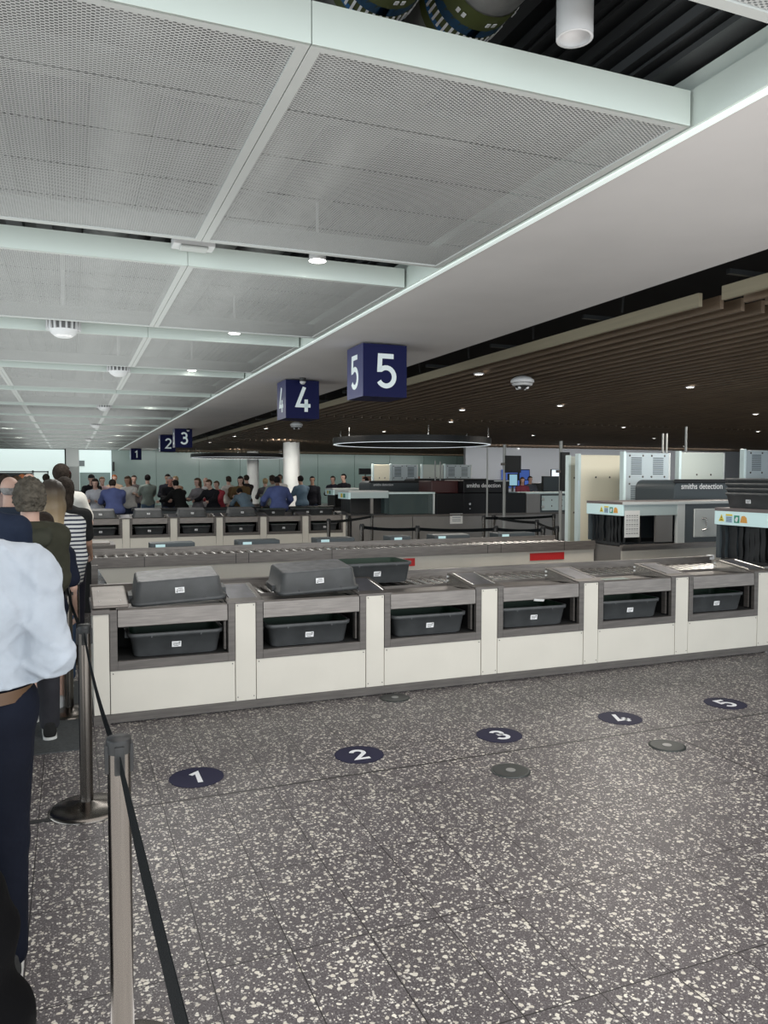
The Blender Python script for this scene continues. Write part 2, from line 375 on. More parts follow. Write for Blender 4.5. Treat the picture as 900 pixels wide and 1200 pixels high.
# mesh ceiling trays
colx = [(0.854, 2.64), (-0.936, 0.850), (-2.726, -0.940), (-4.516, -2.730)]
coln = ['beside the plaster soffit', 'one column left of the soffit', 'two columns left of the soffit', 'three columns left of the soffit']
def tray_meshes(w, l, h=0.156):
    fr = MB(); t = 0.045
    fr.box((0, 0, 0), (w, t, 0.012)); fr.box((0, l-t, 0), (w, l, 0.012)); fr.box((0, t, 0), (t, l-t, 0.012)); fr.box((w-t, t, 0), (w, l-t, 0.012))
    fr.box((0, t*0+0.012, 0.012), (0.012, l, h)); fr.box((w-0.012, 0.012, 0.012), (w, l, h)); fr.box((0.012, l-0.012, 0.012), (w-0.012, l, h))
    fa = MB(); fa.box((0, -0.003, 0.0), (w, 0.012, h))
    ms = MB(); n = 5; L = (l-2*t)/n
    for k in range(n):
        y0 = t+k*L+0.003; y1 = t+(k+1)*L-0.003
        ms.quad((t, y0, 0.008), (t, y1, 0.008), (w-t, y1, 0.008), (w-t, y0, 0.008))
    return fr, fa, ms
proto = None
for r in range(-1, 14):
    y0 = 2.84+3.262*r; 
    if r == -1: l = 2.11+2.4; y0 = -2.4
    else: l = 2.61
    for c, (xa, xb) in enumerate(colx):
        if r == -1 and c > 1: continue
        if c == 2 and r < 1: continue
        if c == 3 and r < 4: continue
        lab = 'white expanded mesh ceiling panel, %s row back, %s' % (ORD[r], coln[c]) if r >= 0 else 'nearest mesh ceiling panel overhead, %s' % coln[c]
        if r == -1 or proto is None or (r == 0 and c == 0):
            t = thing('ceiling_panel', lab, 'ceiling panel', (xa, y0, ZC), group='mesh ceiling panels')
            fr, fa, ms = tray_meshes(xb-xa, l)
            fr.build('frame', frame_white, t); fa.build('front_fascia', fascia_m, t); ms.build('mesh_infill', mesh_m, t)
            if r == 0: proto = t
        else:
            if proto is None: continue
            dup(proto, lab, (xa, y0, ZC), group='mesh ceiling panels')

# services above the trays
def duct(y0, y1, x, z, r, label, bands=()):
    t = thing('duct', label, 'duct', (x, y0, z))
    MB().cyl((0, 0, 0), (0, y1-y0, 0), r, n=28).build('duct_body', duct_m, t)
    for (b0, b1, m_) in bands:
        MB().cyl((0, b0-y0, 0), (0, b1-y0, 0), r+0.004, n=28, caps=False).build('band', m_, t)
    return t
def pipe_bands(y, r, t_y0, tt, wn=20):
    mk = MB()
    for k in range(wn):
        a = PI+PI*k/wn; c, s_ = math.cos(a), math.sin(a); rr = r+0.009
        M = Matrix.Translation((rr*c, y-t_y0, rr*s_)) @ Matrix.Rotation(-a-PI/2, 4, 'Y')
        mk.box((-0.006, -0.035, -0.002), (0.006, 0.035, 0.002), M)
        if k % 5 in (1, 2): mk.box((-0.012, -0.16, -0.002), (0.006, -0.135, 0.002), M)
    mk.build('band_marking', label_w, tt)
for (x, lab) in ((1.80, 'silver insulated duct with olive and blue band, nearer the hanging spotlight'), (1.34, 'silver insulated duct with olive and blue band, further left overhead')):
    yb = 3.3
    t = duct(0.5, 20, x, 4.0, 0.2, lab, ((yb-0.10, yb+0.22, olive_m), (yb+0.02, yb+0.08, bluepipe)))
    MB().cyl((0, yb-0.5+0.13, 0), (0, yb-0.5+0.16, 0), 0.207, n=28, caps=False).build('band', bluepipe, t)
    pipe_bands(yb+0.11, 0.2, 0.5, t)
duct(0.5, 47, 0.35, 4.0, 0.2, 'large silver duct seen through the mesh panels')
duct(3.2, 30, -1.4, 3.95, 0.18, 'slim silver duct above the second column of mesh panels')
cb = thing('cable_tray', 'silver cable tray crossing above the mesh ceiling', 'cable tray', (-2.5, 4.1, 3.75))
MB().box((0, 0, 0), (4.8, 0.3, 0.05)).build('tray_base', duct_m, cb); MB().box((0, 0.3, 0.0), (4.8, 0.32, 0.1)).build('tray_side', duct_m, cb)

# spotlight and downlights in the slots
def cyl_light(loc, r, h, label, group=None, glow=light_m):
    t = thing('ceiling_downlight', label, 'ceiling light', loc, group=group)
    MB().lathe([(r, 0), (r, h), (r*0.2, h+0.001)], n=28, caps=False).build('housing', fixture_w, t)
    MB().lathe([(r*0.86, 0.0), (r, 0.0), (r, 0.002), (r*0.86, 0.035), (0.001, 0.045)], n=28, caps=False).build('lens', glow, t)
    MB().cyl((0, 0, h), (0, 0, 4.55-loc[2]), 0.012, n=8).build('stem', fixture_w if r < .08 else deck_m, t)
    return t
cyl_light((1.77, 2.50, 3.335), 0.068, 0.22, 'large white cylinder spotlight in the open ceiling slot', glow=mat('unlit_lens', (0.6, 0.6, 0.6), 0.2))
ligs = []
for r in range(0, 13):
    y = 5.95+3.262*r; x = 1.79 if r % 2 == 0 or r == 1 else 0.9
    if r > 1 and r % 2 == 1: x = -1.9
    cyl_light((x, y-0.13 if r < 2 else y, 3.36), 0.065, 0.16, 'small glowing round downlight in the %s ceiling slot from the front' % ORD[r], 'downlights in the mesh ceiling slots')
# domes
def wifi_dome(loc, label, s=1.0):
    t = thing('ceiling_dome', label, 'ceiling dome', loc, group='white ceiling domes')
    MB().lathe([(0.001, -0.13*s), (0.07*s, -0.12*s), (0.12*s, -0.085*s), (0.145*s, -0.045*s)], n=28, caps=False).build('dome_shell', fixture_w, t)
    MB().lathe([(0.145*s, -0.045*s), (0.16*s, 0.06*s)], n=28, caps=False).build('dark_collar', mat('dark_grille', (0.12, 0.12, 0.12), 0.5), t)
    mb = MB()
    for k in range(18):
        M = Matrix.Rotation(2*PI*k/18, 4, 'Z'); mb.box((0.146*s, -0.009*s, -0.05*s), (0.17*s, 0.009*s, 0.06*s), M)
    mb.build('collar_fin', fixture_w, t)
    MB().cyl((0, 0, 0.05*s), (0, 0, 0.9), 0.02, n=8).build('stem', fixture_w, t)
wifi_dome((-0.04, 9.15, 3.33), 'white domed speaker with finned collar hanging in the second ceiling slot', 1.05)
wifi_dome((0.70, 12.4, 3.33), 'white domed speaker hanging in the third ceiling slot', 1.0)
wifi_dome((0.75, 18.95, 3.33), 'white domed speaker hanging in the fifth ceiling slot', 1.0)
wifi_dome((0.75, 25.5, 3.33), 'white domed speaker hanging in the seventh ceiling slot', 1.0)
wifi_dome((0.75, 35.3, 3.33), 'white domed speaker hanging in the tenth ceiling slot', 1.0)
t = thing('ceiling_sensor', 'white rectangular sensor box on the first ceiling slot edge', 'sensor', (0.72, 5.86, 3.40))
MB().prism([(0, 0), (0.30, 0), (0.30, 0.16), (0, 0.16)], -0.01, 0.06).build('sensor_body', fixture_w, t, 0.006)
MB().box((0.05, -0.01, -0.035), (0.25, 0.10, -0.01)).build('sensor_face', frame_white, t, 0.01)

# number signs
def sign(n, loc, label, cam_=None):
    s = 0.56
    t = thing('lane_sign', label, 'sign', loc, group=None)
    a = MB(); a.box((0, 0, 0), (s, s, 0.62)); a.m = 1; a.box((-0.004, 0.0, 0.0), (0.0, s, 0.62)); a.build('sign_box', [signblue, signblue2], t, 0)
    d = MB(); digit(d, n, 0.40, Matrix.Translation((s*0.52, -0.001, 0.31)) @ FACE_Y)
    d.build('front_numeral', sign_num, t)
    d = MB(); digit(d, n, 0.40, Matrix.Translation((-0.005, s*0.5, 0.31)) @ FACE_X)
    d.build('side_numeral', sign_num, t)
    MB().cyl((s/2, s/2, 0.62), (s/2, s/2, 3.35-loc[2]), 0.025, n=10).build('hanger', black_plastic, t)
    return t
sign('5', (3.22, 8.66, 2.66), 'navy hanging cube sign with white number five, nearest and largest of the row')
sign('4', (3.26, 12.35, 2.66), 'navy hanging cube sign with white number four, second nearest, with a dome camera in front')
sign('3', (3.22, 26.4, 2.68), 'navy hanging cube sign with white number three, overlapping the two sign')
sign('2', (3.16, 30.3, 2.66), 'navy hanging cube sign with white number two, partly hidden behind the three sign')
sign('1', (3.14, 45.2, 2.66), 'navy hanging cube sign with white number one, smallest and furthest away')
def dome_cam(loc, label, s=1.0, drop=0.0):
    t = thing('dome_camera', label, 'camera', loc, group='dome cameras')
    MB().lathe([(0.05*s, 0.06*s), (0.055*s, 0.0), (0.05*s, -0.005*s)], n=20).build('camera_base', black_plastic, t)
    MB().sphere((0, 0, -0.002), 0.05*s, 16, z0=-1, z1=0).build('camera_dome', fixture_w, t)
    if drop: MB().cyl((0, 0, 0.05*s), (0, 0, drop), 0.01, n=8).build('stem', black_plastic, t)
dome_cam((3.5, 12.2, 3.245), 'small dome camera on the soffit in front of sign 4')
dome_cam((3.62, 26.2, 3.245), 'small dome camera on the soffit in front of sign 3')
def multi_cam(loc, s, label):
    t = thing('surveillance_dome', label, 'camera', loc, group='round multi lens cameras')
    MB().lathe([(0.08*s, 0.20*s), (0.17*s, 0.17*s), (0.235*s, 0.12*s), (0.24*s, 0.075*s), (0.20*s, 0.055*s)], n=32, caps=False).build('camera_housing', fixture_w, t)
    MB().lathe([(0.20*s, 0.055*s), (0.17*s, 0.07*s), (0.17*s, 0.03*s), (0.185*s, 0.02*s)], n=32, caps=False).build('camera_groove', black_plastic, t)
    MB().lathe([(0.215*s, 0.045*s), (0.20*s, 0.012*s), (0.16*s, 0.0)], n=32, caps=False).build('camera_ring', fixture_w, t)
    MB().sphere((0, 0, 0.02*s), 0.165*s, 24, sc=(1, 1, 0.55), z0=-1, z1=0.1).build('camera_glass', dome_dark, t)
    for k in range(4):
        a = 2*PI*k/4+0.5; MB().sphere((0.115*s*math.cos(a), 0.115*s*math.sin(a), -0.04*s), 0.035*s, 10).build('camera_lens', fixture_w, t)
    MB().cyl((0, 0, 0.18*s), (0, 0, 3.203-loc[2]), 0.06*s, n=12).build('stem', black_plastic, t)
multi_cam((6.2, 9.95, 3.05), 0.72, 'round white surveillance camera with black groove below the timber slats, right of sign 5')
multi_cam((5.7, 20.5, 3.05), 0.72, 'round white surveillance camera below the timber slats, right of sign 3')

# recessed downlights in the slats
DL = [(5.5,10.0),(9.45,13.7),(9.5,10.1),(14.9,13.74),(15.2,23.65),(8.06,15.4),(15.2,18.8),(5.5,13.8),(13.6,10.1),(20.5,18.8),(20.5,23.6),(9.5,18.8),(5.6,18.8),(9.5,23.6),(5.6,23.6),(20.5,13.7),(15.2,28.5),(9.5,28.5),(5.6,28.5),(21,29),(26.5,23.7),(26.5,18.8),(15.2,34),(9.5,34),(5.6,34),(21,34),(27,29),(33,29),(27,35),(33,35)]
dl0 = None
for k, (x, y) in enumerate(DL):
    lab = 'small bright recessed downlight in the timber slats, %s of the set' % ORD[k]
    if dl0 is None:
        dl0 = thing('recessed_downlight', lab, 'ceiling light', (x, y, 3.185), group='recessed downlights in the timber ceiling')
        MB().lathe([(0.075, 0.02), (0.075, 0.0), (0.055, 0.0)], n=20, caps=False).build('trim_ring', fixture_w, dl0)
        MB().lathe([(0.055, 0.002), (0.001, 0.003)], n=20, caps=False).build('lens', light_m, dl0)
        dl0['label'] = 'small bright recessed downlight set in the brown timber slats'
    else: dup(dl0, 'small bright recessed downlight set in the brown timber slats', (x, y, 3.185))

# ring lights
def ring_light(c, r, label):
    t = thing('ring_light', label, 'ceiling light', c, group='suspended ring lights')
    n = 96
    def ring(r0, r1, z0, z1, m_, nm):
        mb = MB(); pr = [(r0, z0), (r1, z0), (r1, z1), (r0, z1), (r0, z0)]; mb.lathe(pr, n=n, caps=False, smooth=False); return mb.build(nm, m_, t)
    ring(r-0.07, r+0.03, 0.012, 0.20, black_plastic, 'ring_body')
    ring(r-0.055, r+0.015, -0.002, 0.010, ring_glow, 'diffuser')
    for k in range(6):
        a = 2*PI*k/6+0.3; x, y = r*math.cos(a), r*math.sin(a)
        MB().cyl((x, y, 0.17), (x, y, 3.199-c[2]), 0.006, n=6).build('suspension_wire', steel_bright, t)
        MB().cyl((x, y, 0.17), (x, y, 0.24), 0.025, n=8).build('wire_grip', steel_bright, t)
ring_light((10.0, 22.5, 2.72), 2.45, 'large suspended black ring light above the middle lanes')
ring_light((8.4, 41.5, 2.72), 2.5, 'further suspended black ring light in front of the glass wall, left of the nearer column')

# columns
def column(x, y, r, label):
    t = thing('column', label, 'column', (x, y, 0)); t['kind'] = 'structure'
    MB().lathe([(r, 0), (r, 3.9)], n=32).build('shaft', column_m, t); MB().lathe([(r+0.02, 0), (r+0.02, 0.15)], n=32).build('base_collar', steel_dark, t)
column(8.95, 33.0, 0.36, 'nearer round white column right of the ring light')
column(onY(296.5, 560, 45.2).x, 45.2, 0.34, 'further round white column behind the ring light')
column(25.6, 36, 0.45, 'round white column far right behind the screens')

# ------------------------------------------------------------------ grey trays
def make_tray(label, lining=tray_green, bottom=tray_scuff, n_label=True):
    t = thing('security_tray', label, 'tray')
    W, D, H = 0.66, 0.44, 0.165
    def rr(w, d, z, r=0.05, n=5):
        out = []
        for cx_, cy_, a0 in ((w/2-r, d/2-r, 0), (-w/2+r, d/2-r, 90), (-w/2+r, -d/2+r, 180), (w/2-r, -d/2+r, 270)):
            for i in range(n+1):
                a = math.radians(a0+90*i/n); out.append((cx_+r*math.cos(a), cy_+r*math.sin(a), z))
        return out
    b = MB()
    # outer wall, outer rim, then inner wall
    b.rings([rr(0.565, 0.36, 0.0, 0.035), rr(0.58, 0.375, 0.010, 0.04), rr(0.625, 0.41, H-0.028, 0.045), rr(0.66, 0.44, H-0.026, 0.065), rr(0.665, 0.445, H, 0.065), rr(0.625, 0.405, H, 0.055)], False)
    b.add(rr(0.565, 0.36, 0.0, 0.035), [tuple(reversed(range(24)))])
    for sx in (-1, 1):
        b.box((sx*0.30-0.045, -0.09, H-0.045), (sx*0.30+0.045, 0.09, H-0.024)) if False else None
        b.box((min(sx*0.318, sx*0.345), -0.07, H-0.05), (max(sx*0.318, sx*0.345), 0.07, H-0.003))
    for x in (-0.17, 0.17):
        b.box((x-0.004, -0.222, H-0.03), (x+0.004, -0.205, H-0.008))
    b.build('shell', tray_grey, t)
    i = MB(); i.rings([rr(0.625, 0.405, H-0.001, 0.055), rr(0.555, 0.345, 0.012, 0.05)], False); i.add(rr(0.555, 0.345, 0.012, 0.05), [tuple(range(24))])
    i.build('lining', lining, t)
    if bottom is not None:
        k = MB(); k.prism([(p[0], p[1]) for p in rr(0.55, 0.345, 0, 0.035)], -0.003, 0.0); k.build('base_pad', bottom, t)
    if n_label:
        sl = math.atan2(0.0175, H-0.04)
        M = Matrix.Translation((0, -0.1985, H*0.45)) @ Matrix.Rotation(sl, 4, 'X') @ FACE_Y
        lb = MB(); lb.box((-0.032, -0.02, 0.0), (0.032, 0.02, 0.003), M); L_ = lb.build('sticker', label_w, t)
        mk = MB(); mk.box((-0.025, 0.006, 0.003), (0.025, 0.009, 0.0036), M)
        for q in range(6): mk.box((-0.022+q*0.008, -0.006, 0.003), (-0.018+q*0.008, 0.002, 0.0036), M)
        mk.box((-0.02, -0.014, 0.003), (0.012, -0.011, 0.0036), M); mk.box((0.015, 0.010, 0.003), (0.025, 0.015, 0.0036), M)
        g = mk.build('sticker_print', ink, t)
    return t
tray0 = make_tray('x')
tray_used = [False]
def place_tray(loc, rot, label, group):
    if not tray_used[0]:
        tray_used[0] = True; t = tray0; t.location = loc; t.rotation_euler = rot; t['label'] = label; t['group'] = group; return t
    return dup(tray0, label, loc, rot, group)

# ------------------------------------------------------------------ loading counters
PITCH = 1.012; FW = 0.858
def make_bay(label, last=False):
    t = thing('loading_bay', label, 'counter unit')
    MB().box((0.002, 0, 0.072), (FW-0.002, 0.02, 0.37)).build('front_panel', white_panel, t, 0.002)
    MB().box((FW+0.003, -0.002, 0.072), (PITCH-0.003, 0.02, 0.785)).build('post_panel', white_panel, t, 0.002)
    sc = MB()
    for x, z in ((0.02, 0.35), (FW-0.02, 0.35), (FW+0.018, 0.77), (PITCH-0.018, 0.77), (PITCH-0.018, 0.1), (FW+0.018, 0.1)):
        sc.cyl((x, -0.004, z), (x, 0.002, z), 0.004, n=8)
    sc.build('screw', ink, t)
    k = MB(); k.box((0, 0.025, 0.0), (PITCH, 0.05, 0.07)); k.box((0, -0.004, 0.012), (PITCH, 0.025, 0.0715)); k.build('kick_plate', steel_dark, t)
    f = MB(); f.box((0, -0.008, 0.37), (0.05, 0.03, 0.79)); f.box((FW-0.05, -0.008, 0.37), (FW, 0.03, 0.79)); f.box((0.05, -0.008, 0.37), (FW-0.05, 0.03, 0.435))
    f.build('frame', steel_dark, t, 0.002)
    # apron: sheet leaning back then folding into the bay bed
    a = MB(); X0, X1 = 0.055, FW-0.055
    prof = [(0.020, 0.662), (-0.006, 0.672), (-0.002, 0.785), (0.012, 0.797), (0.05, 0.79), (0.16, 0.765), (0.30, 0.758), (0.46, 0.758)]
    vs = [(X0, y, z) for y, z in prof]+[(X1, y, z) for y, z in prof]; n = len(prof)
    a.add(vs, [(i, i+1, n+i+1, n+i) for i in range(n-1)], False)
    a.build('apron', steel, t)
    sh = MB(); sh.box((0.0, 0.03, 0.415), (FW, 0.48, 0.435)); sh.box((0.0, 0.03, 0.07), (0.02, 0.48, 0.75)); sh.box((FW-0.02, 0.03, 0.07), (FW, 0.48, 0.75)); sh.box((0, 0.48, 0.07), (FW, 0.495, 0.75))
    sh.build('shelf', black_void, t)
    br = MB(); br.box((FW-0.07, 0.05, 0.45), (FW-0.055, 0.10, 0.66)); br.build('bracket', steel_dark, t)
    # ramped plate over the post
    p = MB(); x0, x1 = FW-0.06, PITCH+0.06
    def slab(x0, x1, y0, z0, y1, z1, th): 
        p.add([(x0,y0,z0-th),(x1,y0,z0-th),(x1,y1,z1-th),(x0,y1,z1-th),(x0,y0,z0),(x1,y0,z0),(x1,y1,z1),(x0,y1,z1)], [(0,3,2,1),(4,5,6,7),(0,1,5,4),(1,2,6,5),(2,3,7,6),(3,0,4,7)])
    slab(x0, x1, -0.01, 0.803, 0.05, 0.806, 0.016); slab(x0, x1, 0.05, 0.806, 0.50, 0.868, 0.012)
    p.build('ramp_plate', steel_dark, t, 0.002)
    q = MB()
    z_ = lambda y: 0.8075+(y-0.05)*0.1378
    q.add([(x0+0.035, 0.09, z_(0.09)), (x1-0.035, 0.09, z_(0.09)), (x1-0.035, 0.46, z_(0.46)), (x0+0.035, 0.46, z_(0.46))], [(0, 1, 2, 3)])
    q.build('recessed_pad', blue_mat if False else mat('worn_grey_pad', (0.10, 0.10, 0.115), 0.35, 0.3, noise=0.25, nscale=10), t)
    e = MB()
    for xx in (x0+0.035, x1-0.035):
        e.add([(xx-0.004, 0.09, z_(0.09)), (xx+0.004, 0.09, z_(0.09)), (xx+0.004, 0.46, z_(0.46)), (xx-0.004, 0.46, z_(0.46)), (xx, 0.09, z_(0.09)+0.004), (xx, 0.46, z_(0.46)+0.004)], [(0,1,4),(3,5,2),(0,4,5,3),(1,2,5,4)])
    e.build('pad_rim', steel_bright, t)
    for side, xx in ((0, x0), (1, x1)):
        g = MB(); g.add([(xx-0.003, 0.03, 0.79), (xx-0.003, 0.50, 0.752), (xx-0.003, 0.50, 0.866), (xx+0.003, 0.03, 0.79), (xx+0.003, 0.50, 0.752), (xx+0.003, 0.50, 0.866)], [(0,1,2),(3,5,4),(0,3,4,1),(1,4,5,2),(0,2,5,3)])
        g.build('gusset', steel_bright, t)
    d = MB()
    for z in (0.80, 0.835): d.cyl((x0-0.012, 0.485, z), (x0-0.003, 0.485, z), 0.008, n=10)
    for z in (0.80, 0.835): d.cyl((x1+0.003, 0.485, z), (x1+0.012, 0.485, z), 0.008, n=10)
    d.build('bolt', label_w, t)
    return t
bay0 = make_bay('x'); bay_used = [False]
def counter(x0, y0, which, bl):
    for k in range(6):
        lab = '%s loading bay from the left in the %s, %s' % (ORD[k], which, bl[k])
        if not bay_used[0]:
            bay_used[0] = True; b = bay0; b.location = (x0+k*PITCH, y0, 0); b['label'] = lab; b['group'] = 'loading bays'
        else: dup(bay0, lab, (x0+k*PITCH, y0, 0), group='loading bays')
    # left end
    e = thing('counter_end', 'white end panel with steel cap at the left end of the %s' % which, 'counter end', (x0, y0, 0))
    MB().box((-0.105, 0.0, 0.072), (-0.003, 0.62, 0.785)).build('end_panel', white_panel, e, 0.002)
    MB().box((-0.11, -0.004, 0.0), (-0.0, 0.6, 0.07)).build('kick_plate', steel_dark, e)
    MB().box((-0.115, -0.012, 0.765), (0.002, 0.62, 0.798)).build('edge_cap', steel_dark, e)
    p = MB(); p.add([(-0.11, 0.0, 0.80), (0.13, 0.0, 0.80), (0.13, 0.52, 0.868), (-0.11, 0.52, 0.868), (-0.11, 0.0, 0.822), (0.13, 0.0, 0.822), (0.13, 0.52, 0.89), (-0.11, 0.52, 0.89)], [(0,3,2,1),(4,5,6,7),(0,1,5,4),(1,2,6,5),(2,3,7,6),(3,0,4,7)])
    p.build('hatch_plate', steel, e, 0.012)
    s = MB()
    for x, y in ((-0.06, 0.12), (0.08, 0.12), (-0.06, 0.38), (0.08, 0.38)): s.sphere((x, y, 0.822+y*0.13), 0.006, 8)
    s.build('screw', label_w, e)
    MB().box((-0.10, 0.52, 0.80), (0.14, 0.56, 0.98)).build('upstand', steel, e) if False else None
    # roller conveyor behind the bays
    c = thing('roller_conveyor', 'steel roller conveyor running behind the loading bays of the %s' % which, 'conveyor', (x0, y0, 0))
    L = 6*PITCH+(0.25 if y0 < 10 else 0.0)
    fr = MB(); fr.box((-0.1, 0.505, 0.70), (L, 0.518, 0.775)); fr.box((-0.1, 1.00, 0.66), (L, 1.02, 0.835)); fr.box((-0.1, 0.985, 0.83), (L, 1.035, 0.84))
    fr.build('side_rail', steel, c)
    leg = MB()
    for x in (0.3, 2.1, 3.9, 5.6): leg.box((x, 0.98, 0), (x+0.05, 1.02, 0.7)); leg.box((x, 0.62, 0), (x+0.05, 0.66, 0.7))
    leg.build('leg', steel_dark, c)
    bd = MB(); bd.box((-0.1, 0.515, 0.66), (L, 1.0, 0.68)); bd.build('under_tray', black_plastic, c)
    r = MB(); x = 0.0
    while x < L-0.1:
        r.cyl((x, 0.518, 0.752), (x, 0.998, 0.752), 0.024, n=10); x += 0.1
    rr = r.build('roller', steel_bright, c); 
    # right end cap
    ep = thing('counter_side_panel', 'taupe steel panel beside the right end of the %s' % which, 'side panel', (x0+6*PITCH, y0, 0))
    MB().box((0.0, 0.12, 0.05), (0.27 if y0 < 10 else 0.08, 0.16, 0.82)).build('panel', skirt, ep)
    MB().box((-0.04, 0.0, -0.0), (0.0, 0.02, 0.0701)).build('foot', steel_bright, ep)
    return e
NC = (0.235, 5.60); FC = (0.18, 17.8)
counter(NC[0], NC[1], 'near counter', ['upturned tray on top', 'second upturned tray on top', 'beside standing dark tray', 'with paper tag', 'printed film on its bed', 'at the right end'])
counter(FC[0], FC[1], 'far counter', ['beside the queue', 'under an upturned tray', 'under the third tray', 'under the fourth tray', 'below a blue shirt', 'by the belt barrier'])
# trays in the near bays
pos = [(0.475, 0.22), (0.435, 0.20), (0.43, 0.20), (0.40, 0.2), (0.40, 0.2), (0.40, 0.2)]
for k in range(6):
    dx, dy = pos[k]
    place_tray((NC[0]+k*PITCH+dx-0.02, NC[1]+dy+0.03, 0.441), (0, 0, random.uniform(-0.03, 0.03)-0.01), 'grey tray with green lining inside the %s opening of the near counter' % ORD[k], 'trays in the counter openings')
    place_tray((FC[0]+k*PITCH+0.42, FC[1]+0.25, 0.441), (0, 0, random.uniform(-0.03, 0.03)), 'grey tray inside the %s opening of the far counter' % ORD[k], 'trays in the counter openings')
# upturned trays on top (rotated about X by pi so the sticker side still faces the camera: spin too)
def upturned(x, y, z, rz, tilt, label, group='upturned trays', roll=0.0):
    M = Matrix.Rotation(rz, 4, 'Z') @ Matrix.Rotation(tilt, 4, 'X') @ Matrix.Rotation(roll, 4, 'Y') @ Matrix.Rotation(PI, 4, 'Y')
    return place_tray((x, y, z), M.to_euler(), label, group)
upturned(0.715, 5.86, 0.990, -0.02, 0.10, 'upturned grey tray lying on the first bay of the near counter', roll=-0.045)
upturned(1.77, 5.93, 0.998, 0.03, 0.10, 'upturned grey tray lying on the second bay of the near counter', roll=-0.035)
t = place_tray((2.42, 6.36, 0.80), (0, 0, 0.0), 'dark tray standing upright on the rollers behind the second bay', 'trays on the conveyor')
t.scale = (1.0, 1.0, 1.05)
for k, (dx, lab) in enumerate(((0.42, 'leftmost upturned tray on the far counter'), (1.42, 'second upturned tray from the left on the far counter'), (2.37, 'third upturned tray on the far counter, below the two seated people'), (3.50, 'fourth upturned tray on the far counter, rightmost of them'))):
    upturned(FC[0]+dx, FC[1]+0.27, 0.985, -0.02, 0.10, lab)
for k, dx in enumerate((4.35, 5.2, 5.55)):
    place_tray((FC[0]+dx, FC[1]+0.78, 0.78), (0, 0, 0.02*k), 'tray lying on the rollers of the far counter, %s from the left' % ORD[k], 'trays on the far rollers')
# film / green sheet on bed of fifth bay
fb = MB(); fb.box((-0.2, -0.08, 0), (0.2, 0.08, 0.002)); o = fb.build('printed_film', mat('pale_print', (0.42, 0.5, 0.46), 0.3, noise=0.35, nscale=30)); o.location = (NC[0]+4*PITCH+0.32, NC[1]+0.24, 0.764); o.rotation_euler = (0, 0, 0); tag(o, 'pale printed sheet lying on the bed of the fifth near bay', 'sheet')
pp = MB(); pp.box((-0.05, 0, -0.02), (0.05, 0.003, 0.0)); o = pp.build('paper_tag', paper); o.location = (NC[0]+3*PITCH+0.40, NC[1]-0.012, 0.672); o.rotation_euler = (0.5, 0.1, 0); tag(o, 'small white paper tag hanging below the apron of the fourth near bay', 'tag')

# ------------------------------------------------------------------ lane B conveyor behind
cB = thing('belt_counter', 'long steel topped conveyor counter with white front and red patches behind the near counter', 'conveyor', (0.2, 9.0, 0))
MB().box((0, 0, 0.70), (6.62, 0.03, 0.82)).build('steel_band', steel, cB)
j = MB()
for x in (0.55, 1.57, 1.72, 2.74, 4.9, 5.1, 6.1): j.box((x, -0.002, 0.70), (x+0.006, 0.0, 0.82))
j.build('band_joint', black_plastic, cB)
MB().box((0, 0.03, 0.08), (6.62, 0.06, 0.70)).build('front_panel', white_panel, cB)
MB().box((0, 0.06, 0.0), (6.62, 0.09, 0.08)).build('kick_plate', steel_dark, cB)
for x in (3.62, 5.57): MB().box((x, 0.022, 0.575), (x+0.24+(0.31 if x > 5 else 0), 0.03, 0.675)).build('red_patch', red_m, cB)
MB().box((0, 0.03, 0.74), (6.62, 0.95, 0.76)).build('bed', black_plastic, cB)
r = MB(); x = 0.05
while x < 6.3: r.cyl((x, 0.04, 0.79), (x, 0.5, 0.79), 0.026, n=10); x += 0.11
r.build('roller', steel_bright, cB)
rl = MB(); rl.box((0, 0.50, 0.76), (6.3, 0.53, 0.87)); rl.box((0, 0.53, 0.80), (6.3, 0.95, 0.815)); rl.build('back_rail', steel, cB)
bx0 = None
for k, (x0_, x1_) in enumerate(((0.93, 1.45), (1.97, 2.50), (2.98, 3.5), (4.0, 4.3), (4.1+.55, 5.2), (5.65, 6.25))):
    t = thing('display_box', 'grey display box with pale screen on the belt counter, %s from the left' % ORD[k], 'display box', (x0_-0.06, 9.56, 0.80), group='display boxes on the belt counter')
    MB().box((0, 0, 0.015), (x1_-x0_, 0.26, 0.115)).build('housing', machine_grey, t, 0.01)
    MB().box((0.06, -0.004, 0.03), (0.17, 0.0, 0.10)).build('screen', bluelabel, t)
# left end: black bin housing
t = thing('tray_bin', 'black open bin housing at the left end of the belt counter', 'bin', (0.06, 10.35, 0))
MB().box((0, 0, 0), (0.42, 0.5, 0.80)).build('body', black_plastic, t, 0.01)
MB().box((-0.02, -0.02, 0.80), (0.46, 0.55, 0.85)).build('rim', steel_dark, t, 0.005)
MB().box((0.06, 0.08, 0.85), (0.40, 0.46, 0.87)).build('lid', steel, t, 0.005)
t = thing('conveyor_end_guard', 'upright steel guard plate at the left end between the counters', 'guard', (0.2, 6.75, 0))
MB().box((-0.05, 0, 0.0), (0.0, 0.04, 0.98)).build('upright', steel_dark, t)
g = MB(); g.add([(0, 0, 0.95), (0, 0, 0.72), (0.12, -0.05, 0.74), (0, 0.02, 0.95), (0, 0.02, 0.72), (0.12, -0.03, 0.74)], [(0,1,2),(3,5,4),(0,2,5,3),(1,4,5,2),(0,3,4,1)]); g.build('gusset_plate', steel_bright, t)

